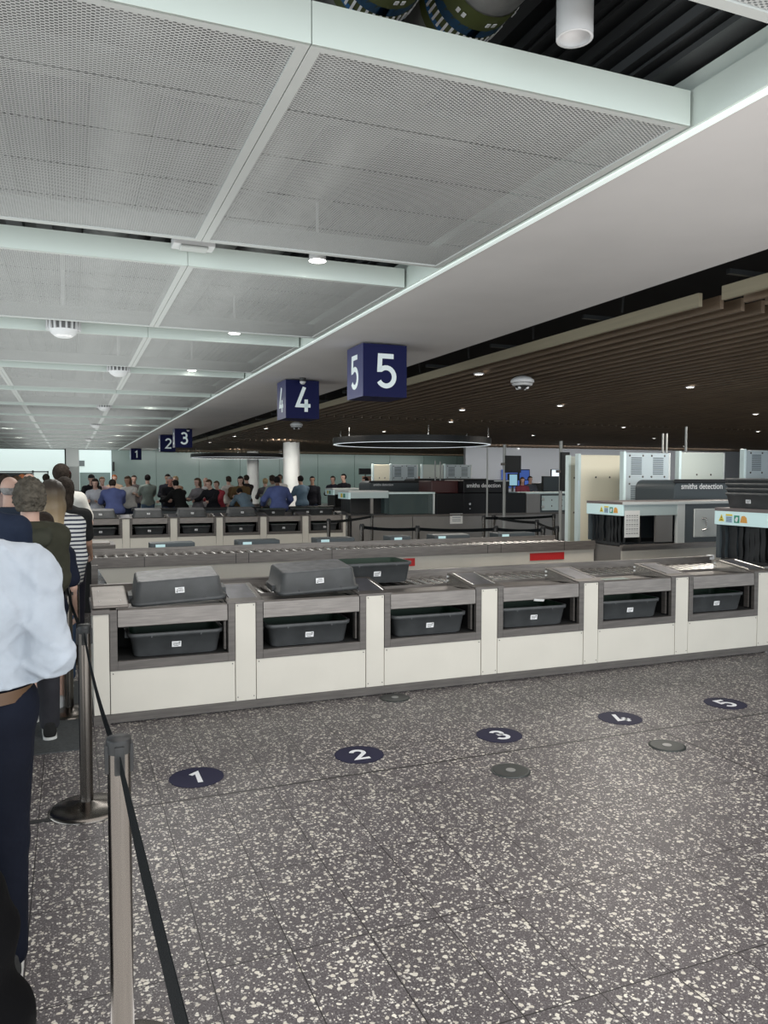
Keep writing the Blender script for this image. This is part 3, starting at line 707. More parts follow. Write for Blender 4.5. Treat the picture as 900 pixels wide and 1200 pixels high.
# ------------------------------------------------------------------ screening machines
def stickers(t, M):
    # warning triangle, text card, green hand sign and orange sign on the strip
    g = MB(); g.prism([(0.03, -0.035), (0.11, -0.035), (0.07, 0.04)], 0, 0.002, M); o = g.build('warning_triangle', yellow_m, t)
    g = MB(); g.prism([(0.062, -0.025), (0.078, -0.025), (0.07, -0.008)], 0.002, 0.003, M); g.prism([(0.05, -0.028), (0.058, -0.028), (0.062, -0.012)], 0.002, 0.003, M); g.prism([(0.082, -0.028), (0.09, -0.028), (0.078, -0.012)], 0.002, 0.003, M); g.prism([(0.062, 0.0), (0.078, 0.0), (0.07, 0.02)], 0.002, 0.003, M)
    g.build('trefoil_mark', ink, t)
    g = MB(); g.box((0.13, -0.045, 0), (0.22, 0.025, 0.002), M); g.build('blue_card', blue_s, t)
    g = MB(); g.box((0.13, 0.027, 0), (0.22, 0.045, 0.002), M); g.build('yellow_header', yellow_m, t)
    g = MB()
    for q in range(4): g.box((0.138, -0.037+q*0.015, 0.002), (0.212, -0.032+q*0.015, 0.003), M)
    g.build('card_text', disc_navy, t)
    g = MB(); g.box((0.245, -0.045, 0), (0.315, 0.035, 0.002), M); g.build('green_card', green_s, t)
    g = MB(); g.prism([(0.255, -0.01), (0.275, 0.02), (0.30, 0.015), (0.29, -0.03), (0.268, -0.035)], 0.002, 0.003, M); g.build('hand_mark', label_w, t)
    g = MB(); g.prism([(0.325, -0.04), (0.42, -0.04), (0.41, 0.015), (0.38, 0.035), (0.345, 0.03)], 0, 0.002, M); g.build('orange_card', orange_s, t)
def tunnel(x, y, w, d, label, sticker_off, z0=0.82, zt=1.34, zs=1.19, paper_=False, door=False, side='front'):
    t = thing('scanner_tunnel', label, 'security scanner', (x, y, 0))
    MB().box((0, 0, zs), (0.03, d, zt)).build('end_strip', strip_pale, t, 0.003)
    stickers(t, Matrix.Translation((-0.001, d-sticker_off, (zs+zt)/2)) @ FACE_X)
    n = int(d/0.075); 
    for k in range(n):
        y0 = 0.03+k*(d-0.06)/n; off = random.uniform(0, 0.03)
        c = MB(); m_ = 6
        pts = [(0.05+off+0.006*math.sin(i*1.7+k), z0-0.0+(zs+0.02-z0)*i/m_) for i in range(m_+1)]
        w_ = (d-0.06)/n*0.96
        vs = [(px, y0, z) for px, z in pts]+[(px+0.012, y0+w_, z) for px, z in pts]
        c.add(vs, [(i, i+1, m_+2+i, m_+1+i) for i in range(m_)], True)
        c.build('curtain_strip', rubber, t)
    MB().box((0.30, 0.03, z0), (0.34, d-0.03, zs)).build('inner_screen', black_void, t)
    MB().box((0.0, 0.0, zt), (w, d, zt+0.035)).build('top_cover', mat('taupe_top', (0.16, 0.135, 0.13), 0.4), t)
    MB().box((0.0, -0.015, zt+0.0), (w, 0.0, zt+0.035)).build('top_edge', machine_pale, t)
    MB().box((0.03, 0.0, zs), (w*0.40, 0.03, zt)).build('front_strip', mat('pale_grey_strip', (0.42, 0.5, 0.5), 0.5), t)
    MB().box((w*0.20+0.05, 0.005, z0), (w*0.33, 0.04, zs)).build('inner_post', skirt, t)
    MB().box((w*0.36, -0.005, z0-0.05), (w*0.41, 0.05, zt)).build('corner_post', machine_pale, t)
    MB().box((w*0.41, 0.0, z0-0.05), (w, 0.05, zt)).build('side_panel', machine_grey, t)
    MB().box((0.03, d-0.05, z0), (w, d, zt)).build('rear_panel', machine_grey, t)
    MB().box((0.04, 0.10, z0-0.04), (w, d-0.06, z0)).build('belt', rubber, t)
    sk = MB(); sk.box((0, 0.02, 0), (w, d, z0-0.05)); sk.build('plinth', skirt, t)
    if door:
        MB().box((0, 0.0, 0.08), (w, 0.018, z0-0.10)).build('white_plinth_panel', white_panel, t)
        MB().box((0, -0.012, z0-0.10), (w, 0.018, z0-0.05)).build('steel_band', steel, t)
    MB().box((-0.02, -0.05, z0-0.05), (w, 0.02, z0-0.02)).build('side_rail', steel, t)
    if door:
        dd = MB().box((w*0.47, -0.02, z0+0.05), (w*0.76, 0.0, zt-0.07)).build('door', cabinet_blue if False else machine_pale, t, 0.008)
        h = MB(); hx = w*0.53; h.tube([(hx-0.02, -0.02, 1.14), (hx+0.02, -0.06, 1.13), (hx+0.03, -0.06, 0.99), (hx-0.01, -0.02, 0.97)], 0.012); h.build('handle', steel_bright, dd)
        k = MB()
        for z in (0.97, 1.13): k.cyl((w*0.65, -0.03, z), (w*0.65, -0.018, z), 0.018, n=10)
        k.build('lock', black_plastic, dd)
    if paper_:
        pm = MB(); pm.box((0.03, -0.012, 0.90), (0.28, -0.008, 1.26)); pm = pm.build('paper_notice', paper, t)
        tx = MB()
        for q in range(9):
            z = 1.20-q*0.03
            for e_ in range(5): tx.box((0.055+e_*0.042, -0.014, z-(0.006 if q % 2 else 0.014)), (0.055+e_*0.042+0.03, -0.0125, z))
        tx.build('notice_print', mat('grey_ink', (0.3, 0.3, 0.3), 0.7), pm)
    return t
tunnel(6.60, 5.79, 2.6, 0.82, 'near curtained scanner entrance with pale sticker strip and nested trays on top', 0.03)
tunnel(6.85, 8.47, 2.6, 0.78, 'curtained scanner entrance with paper notice and steel door, behind the near counter', 0.27, paper_=True, door=True)
# nested stack on the near tunnel
for k in range(4):
    t = place_tray((6.60+0.27, 6.22, 1.376+k*0.052), (0, 0, -PI/2), 'dark tray in the nested stack on the near scanner, %s from the bottom' % ORD[k], 'nested trays on the near scanner')
for k in range(3):
    t = place_tray((8.2, 6.75-0.05, 1.376+k*0.052+0.1), (0, 0, 0.02), 'grey tray in the further nested stack at the right edge, %s from the bottom' % ORD[k], 'further nested tray stack')
MBs = thing('tray_stand', 'low dark box under the further nested tray stack', 'stand', (7.85, 6.45, 1.3751))
MB().box((0, 0, 0), (0.7, 0.5, 0.1)).build('stand_body', machine_grey, MBs)
def small_bracket(x, y, z, label):
    o = MB().box((-0.03, -0.03, 0), (0.03, 0.03, 0.05)).build('corner_block', label_w, None, 0.004); o.location = (x, y, z); tag(o, label, 'bracket')
small_bracket(6.56, 6.62, 0.80, 'small white corner block at the left foot of the near curtained scanner')
def rbox_y(t, nm, x0, x1, y0, y1, z0, z1, r, m_):
    # body with a rounded upper left corner, extruded along Y
    poly = [(x0, z0), (x1, z0), (x1, z1)]+[(x0+r-r*math.sin(math.radians(a)), z1-r+r*math.cos(math.radians(a))) for a in range(0, 91, 15)]
    M = Matrix(((1,0,0,0),(0,0,-1,0),(0,1,0,0),(0,0,0,1)))
    return MB().prism(poly, -y1, -y0, M).build(nm, m_, t, 0.01)
def machine(x, y, w, d, h, label, m_, txt=True, tx=0.1, ts=0.13, tz=None):
    t = thing('baggage_scanner', label, 'security scanner', (x, y, 0))
    rbox_y(t, 'body', 0, w, 0, d, 0.0, h, 0.14, m_)
    rbox_y(t, 'hood', -0.03, w, -0.02, 0.0, h-0.05, h+0.01, 0.04, black_plastic)
    MB().box((0.03, -0.02, 0.82), (w-0.03, -0.002, 0.88)).build('trim_band', black_plastic, t)
    if txt: text_part('lettering', 'smiths detection', ts, Matrix.Translation((tx, -0.012, tz or h-0.17)) @ FACE_Y, label_w, t)
    return t
machine(8.62, 9.45, 3.6, 0.9, 1.67, 'slate grey baggage scanner lettered smiths detection behind the near machines', machine_grey, tx=0.12, ts=0.125, tz=1.53)
# ---- far pair of lanes (Y ~ 17.8)
sk = thing('lane_skirt', 'long grey panelled skirt below the far scanners', 'skirt', (6.32, 17.8, 0))
x = 0.0
for w in (1.62, 2.38, 2.4, 2.4, 1.2):
    MB().box((x+0.01, 0, 0.02), (x+w-0.01, 0.05, 0.72)).build('skirt_panel', skirt, sk); x += w
MB().box((-0.02, -0.02, 0.72), (10.0, 0.10, 0.77)).build('top_rail', steel_dark, sk)
nt = thing('notice', 'small white printed notice on the grey skirt under the black scanner', 'notice', (8.98, 17.78, 0.52))
MB().box((0, 0, 0), (0.36, 0.012, 0.26)).build('sheet', paper, nt)
q = MB()
for z in (0.2, 0.15, 0.10, 0.06): q.box((0.06, -0.002, z), (0.30, 0.0, z+0.018))
q.build('print', mat('grey_ink2', (0.25, 0.27, 0.3), 0.7), nt)
def far_tunnel(x, y, w, label):
    t = thing('scanner_tunnel', label, 'security scanner', (x, y, 0))
    MB().box((0, 0, 1.17), (0.05, 0.8, 1.33)).build('end_strip', strip_pale, t)
    MB().box((0.05, 0, 1.19), (w, 0.04, 1.33)).build('front_strip', mat('pale_grey_strip', (0.42, 0.5, 0.5), 0.5), t)
    MB().box((0.0, 0.0, 1.33), (w, 0.8, 1.37)).build('top_cover', machine_pale, t)
    s = MB(); s.box((-0.002, 0.25, 1.20), (0, 0.40, 1.30)); s.build('green_card', green_s, t)
    s = MB(); s.box((-0.002, 0.45, 1.20), (0, 0.60, 1.30)); s.build('yellow_card', yellow_m, t)
    for k in range(6): MB().box((0.06, 0.04+k*0.12, 0.80), (0.075, 0.04+k*0.12+0.1, 1.18)).build('curtain_strip', rubber, t)
    MB().box((w*0.55, 0.02, 0.80), (w*0.62, 0.06, 1.2)).build('inner_post', skirt, t)
    MB().box((0.1, 0.5, 0.0), (w, 0.8, 1.3)).build('rear_panel', black_plastic, t)
    MB().box((0.02, 0.1, 0.70), (w, 0.75, 0.80)).build('belt', rubber, t)
    return t
far_tunnel(6.28, 17.9, 1.05, 'pale topped scanner entrance at the end of the far counter')
far_tunnel(7.3, 22.2, 1.6, 'furthest pale topped scanner entrance behind the far counter')
gb = thing('glass_cover', 'smoked glass sided belt cover left of the black scanner', 'belt cover', (7.33, 17.86, 0))
MB().box((0, 0.3, 0.78), (1.2, 0.62, 1.28)).build('inner_box', mat('teal_grey_panel', (0.085, 0.125, 0.125), 0.4), gb)
MB().box((0, 0, 0.78), (1.2, 0.012, 1.29)).build('glass_pane', smoked, gb)
MB().box((0, 0, 1.29), (1.26, 0.8, 1.33)).build('top_cover', pale_edge, gb)
MB().box((1.2, -0.01, 0.78), (1.25, 0.7, 1.29)).build('end_post', machine_pale, gb)
bm = thing('baggage_scanner', 'large black baggage scanner lettered smiths detection in the middle distance', 'security scanner', (8.6, 17.8, 0))
MB().box((0, 0, 0.70), (0.76, 1.1, 1.30)).build('low_body', black_gloss, bm, 0.01)
XR = onY(616, 600, 17.8).x-8.6; XU = onY(596.5, 560, 17.8).x-8.6
MB().box((0.76, 0, 0.70), (XR, 1.1, 1.30)).build('main_body', black_gloss, bm, 0.01)
MB().box((0.77, 0, 1.30), (XU, 1.1, 1.64)).build('upper_body', black_gloss, bm, 0.02)
MB().box((0.0, 0.3, 1.30), (0.77, 1.1, 1.62)).build('upper_left_body', mat('maroon_black', (0.05, 0.012, 0.012), 0.4), bm, 0.02)
MB().box((XU-0.45, -0.02, 1.60), (XU, 0.0, 1.63)).build('highlight_bar', machine_pale, bm)  # pale bar painted in for a highlight near the top edge
MB().box((0.3, 0.15, 0), (XR-0.1, 1.0, 0.7)).build('plinth', skirt, bm)
text_part('lettering', 'smiths detection', 0.15, Matrix.Translation((0.85, -0.012, 1.45)) @ FACE_Y, label_w, bm)
k = MB(); k.cyl((0.95, -0.02, 1.02), (0.95, 0.0, 1.02), 0.03, n=10); k.cyl((0.95, -0.02, 0.90), (0.95, 0.0, 0.90), 0.02, n=10); k.build('emergency_button', steel_bright, bm)
machine(7.75, 20.3, 1.55, 0.9, 1.60, 'slate grey scanner body behind the glass belt cover', machine_grey, True, 0.1, 0.09, 1.47)
machine(9.4, 20.9, 2.4, 0.9, 1.66, 'black scanner body lettered smiths detection behind the maroon one', black_gloss, True, 0.1, 0.1, 1.42)
rc = thing('exit_table', 'belt table with pale cabinet right of the black scanner', 'belt table', (8.6+XR+0.02, 17.8, 0))
MB().box((0, 0, 1.27), (2.0, 0.9, 1.31)).build('top', pale_edge, rc)
D0 = onY(633, 590, 17.8).x-8.6-XR-0.02; D1 = onY(663, 590, 17.8).x-8.6-XR-0.02
MB().box((0, 0, 0.76), (D0, 0.05, 1.27)).build('side_panel', skirt, rc)
MB().box((D0, 0.02, 0.74), (1.95, 0.3, 1.27)).build('recess', machine_grey, rc)
cd = MB().box((D0+0.06, -0.02, 0.82), (D1-0.04, 0.03, 1.22)).build('door', mat('aqua_grey_door', (0.6, 0.72, 0.72), 0.4), rc, 0.01)
h = MB(); [h.sphere((x_, -0.04, z_), 0.045, 10) for x_, z_ in ((D0+0.06, 1.12), (D0+0.06, 0.92))]; h.build('hinge', machine_pale, cd)
h = MB(); [h.sphere((x_, -0.025, z_), 0.018, 8) for x_, z_ in ((D0+0.35, 1.10), (D0+0.35, 0.94), (D1-0.14, 1.1), (D1-0.14, 0.94))]; h.build('lock', black_plastic, cd)
MB().box((0, 0.1, 0.0), (2.0, 0.8, 0.74)).build('plinth', skirt, rc)

# ------------------------------------------------------------------ tall screens and cabinets
def screen(x, y, w, h, m_, label, kind, d=0.09):
    t = thing('screening_cabinet' if kind == 'cab' else 'privacy_screen', label, 'cabinet' if kind == 'cab' else 'screen', (x, y, 0))
    MB().box((0, 0, 0), (w, d, h)).build('body', m_, t, 0.015)
    MB().box((-0.02, -0.01, 0), (0.035, d+0.01, h+0.02)).build('left_edge', pale_edge, t, 0.01)
    MB().box((w-0.02, -0.01, 0), (w+0.015, d, h+0.0)).build('right_edge', frame_white, t, 0.01)
    s = MB()
    if kind == 'cab':
        for cx_ in (0.26, 0.74):
            for zt_ in (h-0.02, h-0.50, h-1.1):
                v = MB(); n = 9
                for i in range(n):
                    z = zt_-0.08-i*0.034; v.box((w*cx_-0.11, -0.008, z), (w*cx_+0.11, -0.001, z+0.018))
                v.build('louvre_vent', mat('vent_shadow', (0.10, 0.12, 0.13), 0.5), t)
                for dx in (-0.14, 0.14):
                    for dz in (0.0, 0.36): s.sphere((w*cx_+dx, -0.002, zt_-0.03-dz), 0.018, 8)
        MB().box((w*0.47, -0.006, h-0.66), (w*0.57, 0.0, h-0.63)).build('maker_plate', ink, t)
    else:
        for cx_ in (0.38, 0.70):
            for z in (h-0.4, h-1.05): s.sphere((w*cx_, -0.002, z), 0.018, 8)
    s.build('bolt', steel_dark, t)
    return t
screen(8.42, 11.6, 0.95, 2.11, panel_cream, 'tall cream screen panel with pale blue edge in the middle right', 'scr')
screen(onY(667, 560, 12.2).x, 12.2, 0.3, 2.10, panel_green, 'narrow grey green panel just left of and behind the tall cream screen', 'scr')
screen(8.72, 10.75, 0.97, 2.13, cabinet_blue, 'blue grey cabinet with louvre vents right of the cream screen', 'cab')
screen(10.1, 10.95, 1.03, 2.16, panel_green, 'plain grey green screen above the lettered slate scanner', 'scr')
screen(11.42, 10.75, 1.1, 2.21, cabinet_blue, 'blue grey louvred cabinet at the right edge of the view', 'cab')
screen(8.46, 21.9, 0.55, 2.09, panel_cream, 'distant cream screen left of the far cabinets', 'scr')
screen(9.06, 21.95, 0.9, 2.10, cabinet_blue, 'distant louvred cabinet beside the distant cream screen', 'cab')
screen(10.1, 21.95, 0.72, 2.10, panel_green, 'distant plain grey green screen between two louvred cabinets', 'scr')
screen(10.88, 21.95, 0.95, 2.11, cabinet_blue, 'distant louvred cabinet right of the plain distant screen', 'cab')
# poles reaching the ceiling
PT = (538, 540, 541, 524, 521, 517, 508, 508, 500)[1:]
for k, (px, Y, lab) in enumerate(((510, 20, 'thin steel pole above the distant plain screen, nearest the ring light'), (516, 20.4, 'thin steel pole just right of another behind the ring light'), (571, 17, 'thin steel pole above the black scanner'), (591, 16.8, 'thick steel pole carrying a black monitor above the black scanner'), (657, 15.2, 'steel pole carrying a black bracket left of the cream screen'), (776, 13, 'thin steel pole behind the near louvred cabinet'), (780.5, 13, 'second thin steel pole behind the near louvred cabinet'), (803, 12, 'thin steel pole rising behind the plain grey green screen'))):
    p = onY(px, 560, Y); t = thing('service_pole', lab, 'pole', (p.x, p.y, 0))
    MB().cyl((0, 0, 0.02), (0, 0, onY(px, PT[k], Y).z), 0.022 if k not in (3, 4) else 0.04, n=12).build('pole', mat('grey_pole', (0.3, 0.31, 0.3), 0.5, 0.2), t); MB().lathe([(0.08, 0), (0.08, 0.02)], n=16).build('base', steel_dark, t)
def monitor(px0, px1, py0, py1, Y, label, m_=black_plastic, pole=False, stand_z=0):
    a = onY(px0, py1, Y); b = onY(px1, py0, Y); t = thing('monitor', label, 'monitor', (a.x, Y, a.z))
    w = b.x-a.x; h = b.z-a.z
    MB().box((0, 0, 0), (w, 0.08, h)).build('casing', black_plastic, t, 0.01)
    MB().box((0.03, -0.004, 0.03), (w-0.03, 0, h-0.03)).build('screen', m_, t)
    if pole: MB().box((-0.08, 0.03, h/2-0.03), (0.03, 0.12, h/2+0.03)).build('bracket', steel_dark, t)
    else: MB().cyl((w/2, 0.04, -a.z+0.01), (w/2, 0.04, 0.02), 0.03, n=8).build('stand', steel_dark, t)
monitor(593, 611, 534, 554, 16.7, 'black angled monitor hung beside the thick pole', pole=True)
monitor(658, 668, 530, 575, 15.1, 'tall black screen left of the cream panel', pole=True)
monitor(596, 607, 555, 570, 19.4, 'small cyan lit screen behind the black scanner', screen_cyan)
monitor(608, 621, 550, 563, 24, 'blue information display in the background', screen_blue)
monitor(636, 656, 558, 577, 19.2, 'dark grey equipment panel on the exit table', machine_grey)
monitor(646, 663, 550, 559, 30, 'bright white window like screen in the background', screen_white)
monitor(421, 436, 549, 556, 30, 'small dark wall display in the left background', black_gloss)
# background low partition and cabinets (left centre)
t = thing('back_counter', 'long pale service counter with wooden top boxes behind the far lanes', 'counter', (12.5, 30.0, 0))
MB().box((-1.2, 0, 0), (3.6, 0.6, 1.55)).build('body', mat('pale_counter', (0.45, 0.46, 0.47), 0.5), t, 0.02)
MB().box((-0.2, -0.02, 0.3), (3.0, 0.0, 1.35)).build('dark_recess', black_plastic, t)
MB().box((-1.2, 0.2, 1.55), (1.4, 0.5, 1.75)).build('wood_box', mat('orange_wood', (0.30, 0.15, 0.10), 0.5, noise=0.3, nscale=4), t)
t = thing('side_cabinet', 'dark low cabinet between the belt barriers and the right hand wall', 'cabinet', (16.5, 25, 0))
MB().box((0, 0, 0), (1.6, 0.8, 1.5)).build('body', machine_grey, t, 0.02); MB().box((0.1, -0.02, 0.2), (0.75, 0.0, 1.4)).build('door', machine_grey, t); MB().box((0.85, -0.02, 0.2), (1.5, 0.0, 1.4)).build('door', machine_grey, t)
w = MB(); w.box((18, 34, 0), (36, 34.2, 3.4)); struct('wall_partition', w, mat('pale_partition', (0.36, 0.37, 0.38), 0.6), 'pale partition wall in the right background', 'wall')
for k, (x, wd, z) in enumerate(((20.0, 1.6, 1.2), (24.2, 0.9, 0.9), (28.5, 1.8, 1.1), (32.2, 1.4, 1.3))):
    o = MB().box((0, 0, 0), (wd, 0.06, 0.9)).build('wall_display', (screen_blue, screen_white, screen_cyan, screen_blue)[k]); o.location = (x, 33.9, z); tag(o, 'lit display on the pale partition in the right background, %s from the left' % ORD[k], 'display', group='partition displays')

# ------------------------------------------------------------------ barrier posts and belts
def make_post(label, loc, group='steel barrier posts'):
    t = thing('barrier_post', label, 'barrier post', loc, group=group)
    MB().lathe([(0.185, 0), (0.185, 0.008), (0.165, 0.022), (0.09, 0.034), (0.045, 0.045), (0.032, 0.05)], n=40).build('base', post_steel, t)
    MB().lathe([(0.032, 0.045), (0.032, 0.91)], n=32).build('pole', post_steel, t)
    c = MB(); c.lathe([(0.033, 0.91), (0.0345, 0.945), (0.033, 0.953), (0.001, 0.956)], n=32); c.build('cap', black_plastic, t)
    k = MB()
    for a in range(4):
        M = Matrix.Rotation(a*PI/2, 4, 'Z'); k.box((0.026, -0.014, 0.855), (0.039, 0.014, 0.935), M)
    k.build('belt_cassette', black_plastic, t, 0.003)
    return t
posts = {}
p0 = make_post('nearest steel barrier post standing in the left foreground', (0.117, 2.30, 0))
p0.scale = (1, 1, 1.012)
def post(label, x, y, s=1.0):
    t = dup(p0, label, (x, y, 0)); t.scale = (s, s, s); return t
post('second steel barrier post from the camera at the left end of the near counter', 0.055, 4.20)
post('third steel barrier post left of the near counter end', -0.03, 5.99)
post('fourth steel barrier post behind the left end of the near counter', 0.03, 7.55)
far_posts = {'a': (4.36, 11.78), 'b': (5.02, 11.06), 'c': (5.79, 15.05), 'd': (5.19, 14.87), 'e': (7.62, 13.61), 'f': (7.98, 13.85), 'g': (7.74, 11.89), 'h': (9.36, 13.75), 'i': (6.15, 10.6), 'j': (6.75, 9.9+.3), 'k': (7.0, 10.2), 'l': (4.34, 13.46)}
fl = {'a': 'left post of the nearest belt behind the belt counter', 'b': 'barrier post second along the nearest belt behind the belt counter', 'c': 'barrier post beside the grey skirt, left of the glass cover', 'd': 'barrier post by the right end of the far counter', 'e': 'barrier post in front of the black scanner', 'f': 'barrier post close behind another in front of the black scanner', 'g': 'barrier post before the exit table', 'h': 'barrier post below the exit table', 'i': 'barrier post third along the nearest belt', 'j': 'short looking barrier post left of the scanner with the paper notice', 'k': 'rightmost barrier post beside the scanner with the paper notice', 'l': 'left barrier post overlapping the far counter end'}
for k in far_posts: post(fl[k], *far_posts[k])
def belt(a, b, za, zb, label, sag=0.03, twist=0.0):
    n = 14; A = Vector(a); B = Vector(b); d = (B-A).normalized(); A = A+d*0.036; B = B-d*0.036
    vs = []; nrm = Vector((-d.y, d.x))*0.0009
    for i in range(n+1):
        t = i/n; p = A.lerp(B, t); z = za+(zb-za)*t-sag*4*t*(1-t)
        tw = twist*min(1, t*4)*min(1, (1-t)*4)
        for s_ in (-1, 1):
            vs += [(p.x+nrm.x*s_-tw, p.y+nrm.y*s_, z-0.025), (p.x+nrm.x*s_+tw, p.y+nrm.y*s_, z+0.025)]
    fs = []
    for i in range(n):
        o = i*4; fs += [(o, o+4, o+5, o+1), (o+2, o+3, o+7, o+6), (o+1, o+5, o+7, o+3), (o, o+2, o+6, o+4)]
    mb = MB(); mb.add(vs, fs); ob = mb.build('barrier_belt', belt_mat); tag(ob, label, 'barrier belt', 'black barrier belts'); return ob
hp = post('steel barrier post beside the photographer at the lower left', 0.165, 0.30)
belt((0.117, 2.30), (0.165, 0.30), 0.895, 0.895, 'black belt running from the nearest post toward the camera', 0.02, 0.004)
belt((0.055, 4.20), (0.117, 2.30), 0.895, 0.895, 'black belt between the nearest and second barrier posts', 0.05)
belt((-0.03, 5.99), (0.055, 4.20), 0.895, 0.895, 'black belt between the second and third barrier posts', 0.03)
belt((0.03, 7.55), (-0.03, 5.99), 0.895, 0.895, 'black belt between the third and fourth barrier posts', 0.03)
FP = far_posts
for a, b, lab in (('a', 'b', 'first span of the nearest belt behind the belt counter'), ('b', 'i', 'second span of the nearest belt behind the belt counter'), ('i', 'j', 'last span of the nearest belt, ending left of the paper notice scanner'), ('l', 'c', 'belt from the far counter end to the post by the grey skirt'), ('e', 'h', 'upper belt below the black scanner'), ('f', 'g', 'belt slanting down to the post before the exit table'), ('g', 'k', 'belt running right to the scanner with the paper notice')):
    belt(FP[a], FP[b], 0.895, 0.895, 'black ' + lab, 0.02)

# ------------------------------------------------------------------ floor marks
for k, x in enumerate((0.64, 1.62, 2.605, 3.585, 4.56)):
    t = thing('floor_number_sticker', 'round navy floor sticker with white number '+('one, leftmost of the row', 'two, between stickers one and three', 'three, middle of the row', 'four, between stickers three and five', 'five, rightmost of the row')[k], 'floor sticker', (x, 4.425, 0.001))
    MB().lathe([(0.152, 0), (0.152, 0.0015)], n=48).build('disc', disc_navy, t)
    d = MB(); digit(d, str(k+1), 0.165, Matrix.Translation((0, 0, 0.0016)), 0.17, 0.0008); d.build('numeral', disc_white, t)
for x, y, lab in ((2.345, 3.85, 'dark grey round floor socket nearest the camera, below sticker 3'), (3.49, 3.85, 'dark grey round floor socket right of centre, below sticker 4'), (2.30, 5.48, 'round floor socket tucked against the near counter base')):
    t = thing('floor_socket', lab, 'floor socket', (x, y, 0.001))
    MB().lathe([(0.115, 0), (0.115, 0.003), (0.10, 0.006)], n=40).build('cover_plate', disc_grey, t)
    MB().lathe([(0.028, 0.006), (0.028, 0.008)], n=20).build('centre_cap', mat('grey_cap', (0.35, 0.35, 0.34), 0.4, 0.6), t)
o = MB().box((-1.6, 5.15, 0.0), (0.10, 6.9, 0.006)).build('floor_mat', mat_floor_dark); tag(o, 'dark grey floor mat under the queue beside the near counter', 'floor mat')
o = MB().box((-1.6, 4.12, 0.0), (0.02, 4.155, 0.004)).build('floor_strip', black_plastic); tag(o, 'narrow black floor strip running left from the second barrier post base', 'floor strip')

# ------------------------------------------------------------------ people
def surface(fn, lo, hi, h):
    nx, ny, nz = [int(math.ceil((b-a)/h))+1 for a, b in zip(lo, hi)]
    X, Y, Z = np.meshgrid(lo[0]+np.arange(nx)*h, lo[1]+np.arange(ny)*h, lo[2]+np.arange(nz)*h, indexing='ij')
    V = fn(np.stack([X, Y, Z], -1).reshape(-1, 3)).reshape(nx, ny, nz)
    V[0] = V[-1] = 1; V[:, 0] = V[:, -1] = 1; V[:, :, 0] = V[:, :, -1] = 1
    I = V < 0
    c = np.zeros((nx-1, ny-1, nz-1), int)
    for dx in (0, 1):
        for dy in (0, 1):
            for dz in (0, 1): c += I[dx:nx-1+dx, dy:ny-1+dy, dz:nz-1+dz]
    act = (c > 0) & (c < 8); ids = -np.ones(act.shape, int); idx = np.argwhere(act); ids[act] = np.arange(len(idx))
    acc = np.zeros((len(idx), 3)); cnt = np.zeros(len(idx))
    cor = [(a, b, d) for a in (0, 1) for b in (0, 1) for d in (0, 1)]
    for a in cor:
        for ax in range(3):
            if a[ax]: continue
            b = list(a); b[ax] = 1
            ia = idx+np.array(a); ib = idx+np.array(b)
            va = V[ia[:, 0], ia[:, 1], ia[:, 2]]; vb = V[ib[:, 0], ib[:, 1], ib[:, 2]]
            m = (va < 0) != (vb < 0); t = np.where(m, va/np.where(m, va-vb, 1), 0)
            p = np.tile(np.array(a, float), (len(idx), 1)); p[:, ax] += t
            acc[m] += p[m]; cnt[m] += 1
    P = (idx+acc/cnt[:, None])*h+np.array(lo)
    faces = []
    for ax in range(3):
        u, w = [(1, 2), (2, 0), (0, 1)][ax]
        sl0 = [slice(None)]*3; sl1 = [slice(None)]*3; sl0[ax] = slice(0, -1); sl1[ax] = slice(1, None)
        A = I[tuple(sl0)]; B = I[tuple(sl1)]; E = np.argwhere(A != B)
        E = E[(E[:, u] > 0) & (E[:, w] > 0) & (E[:, u] < I.shape[u]-1) & (E[:, w] < I.shape[w]-1)]
        if not len(E): continue
        def g(du, dw):
            e = E.copy(); e[:, u] -= du; e[:, w] -= dw; return ids[e[:, 0], e[:, 1], e[:, 2]]
        q = np.stack([g(1, 1), g(0, 1), g(0, 0), g(1, 0)], -1); fl_ = A[E[:, 0], E[:, 1], E[:, 2]]
        q[~fl_] = q[~fl_][:, ::-1]; faces.append(q)
    return P, np.concatenate(faces)
def prim(p, a, b, r0, r1, flat=None, f=1.0):
    a = np.array(a, float); b = np.array(b, float); ab = b-a; L = ab.dot(ab)+1e-9
    t = np.clip(((p-a) @ ab)/L, 0, 1); v = p-(a+t[:, None]*ab)
    if flat is not None:
        n = np.array(flat, float); n /= np.linalg.norm(n); c = v @ n; v = v+np.outer(c*(1.0/f-1), n)
    return np.linalg.norm(v, axis=1)-(r0+(r1-r0)*t)
def smin(a, b, k):
    h = np.clip(0.5+0.5*(b-a)/k, 0, 1); return b*(1-h)+a*h-k*h*(1-h)
def union(p, prims, k=0.03, grow=0.0):
    d = None
    for q in prims:
        e = prim(p, *q)-grow; d = e if d is None else smin(d, e, k)
    return d
def mesh_from(P, Fc, name, m, parent):
    me = bpy.data.meshes.new(name); me.from_pydata([tuple(x) for x in P], [], [tuple(int(i) for i in f) for f in Fc]); me.update()
    me.polygons.foreach_set('use_smooth', [True]*len(me.polygons)); me.materials.append(m)
    o = bpy.data.objects.new(name, me); COL.objects.link(o); o.parent = parent; return o
SK = {'pale': (0.52, 0.33, 0.26), 'tan': (0.38, 0.22, 0.15), 'brown': (0.16, 0.09, 0.06), 'red': (0.45, 0.20, 0.15)}
cloth_cache = {}
def cloth(col, rough=0.85):
    key = 'cloth_%d_%d_%d' % tuple(int(c*255) for c in col)
    return mat(key, col, rough, noise=0.12, nscale=6, bump=0.9, bscale=8, spec=0.15)
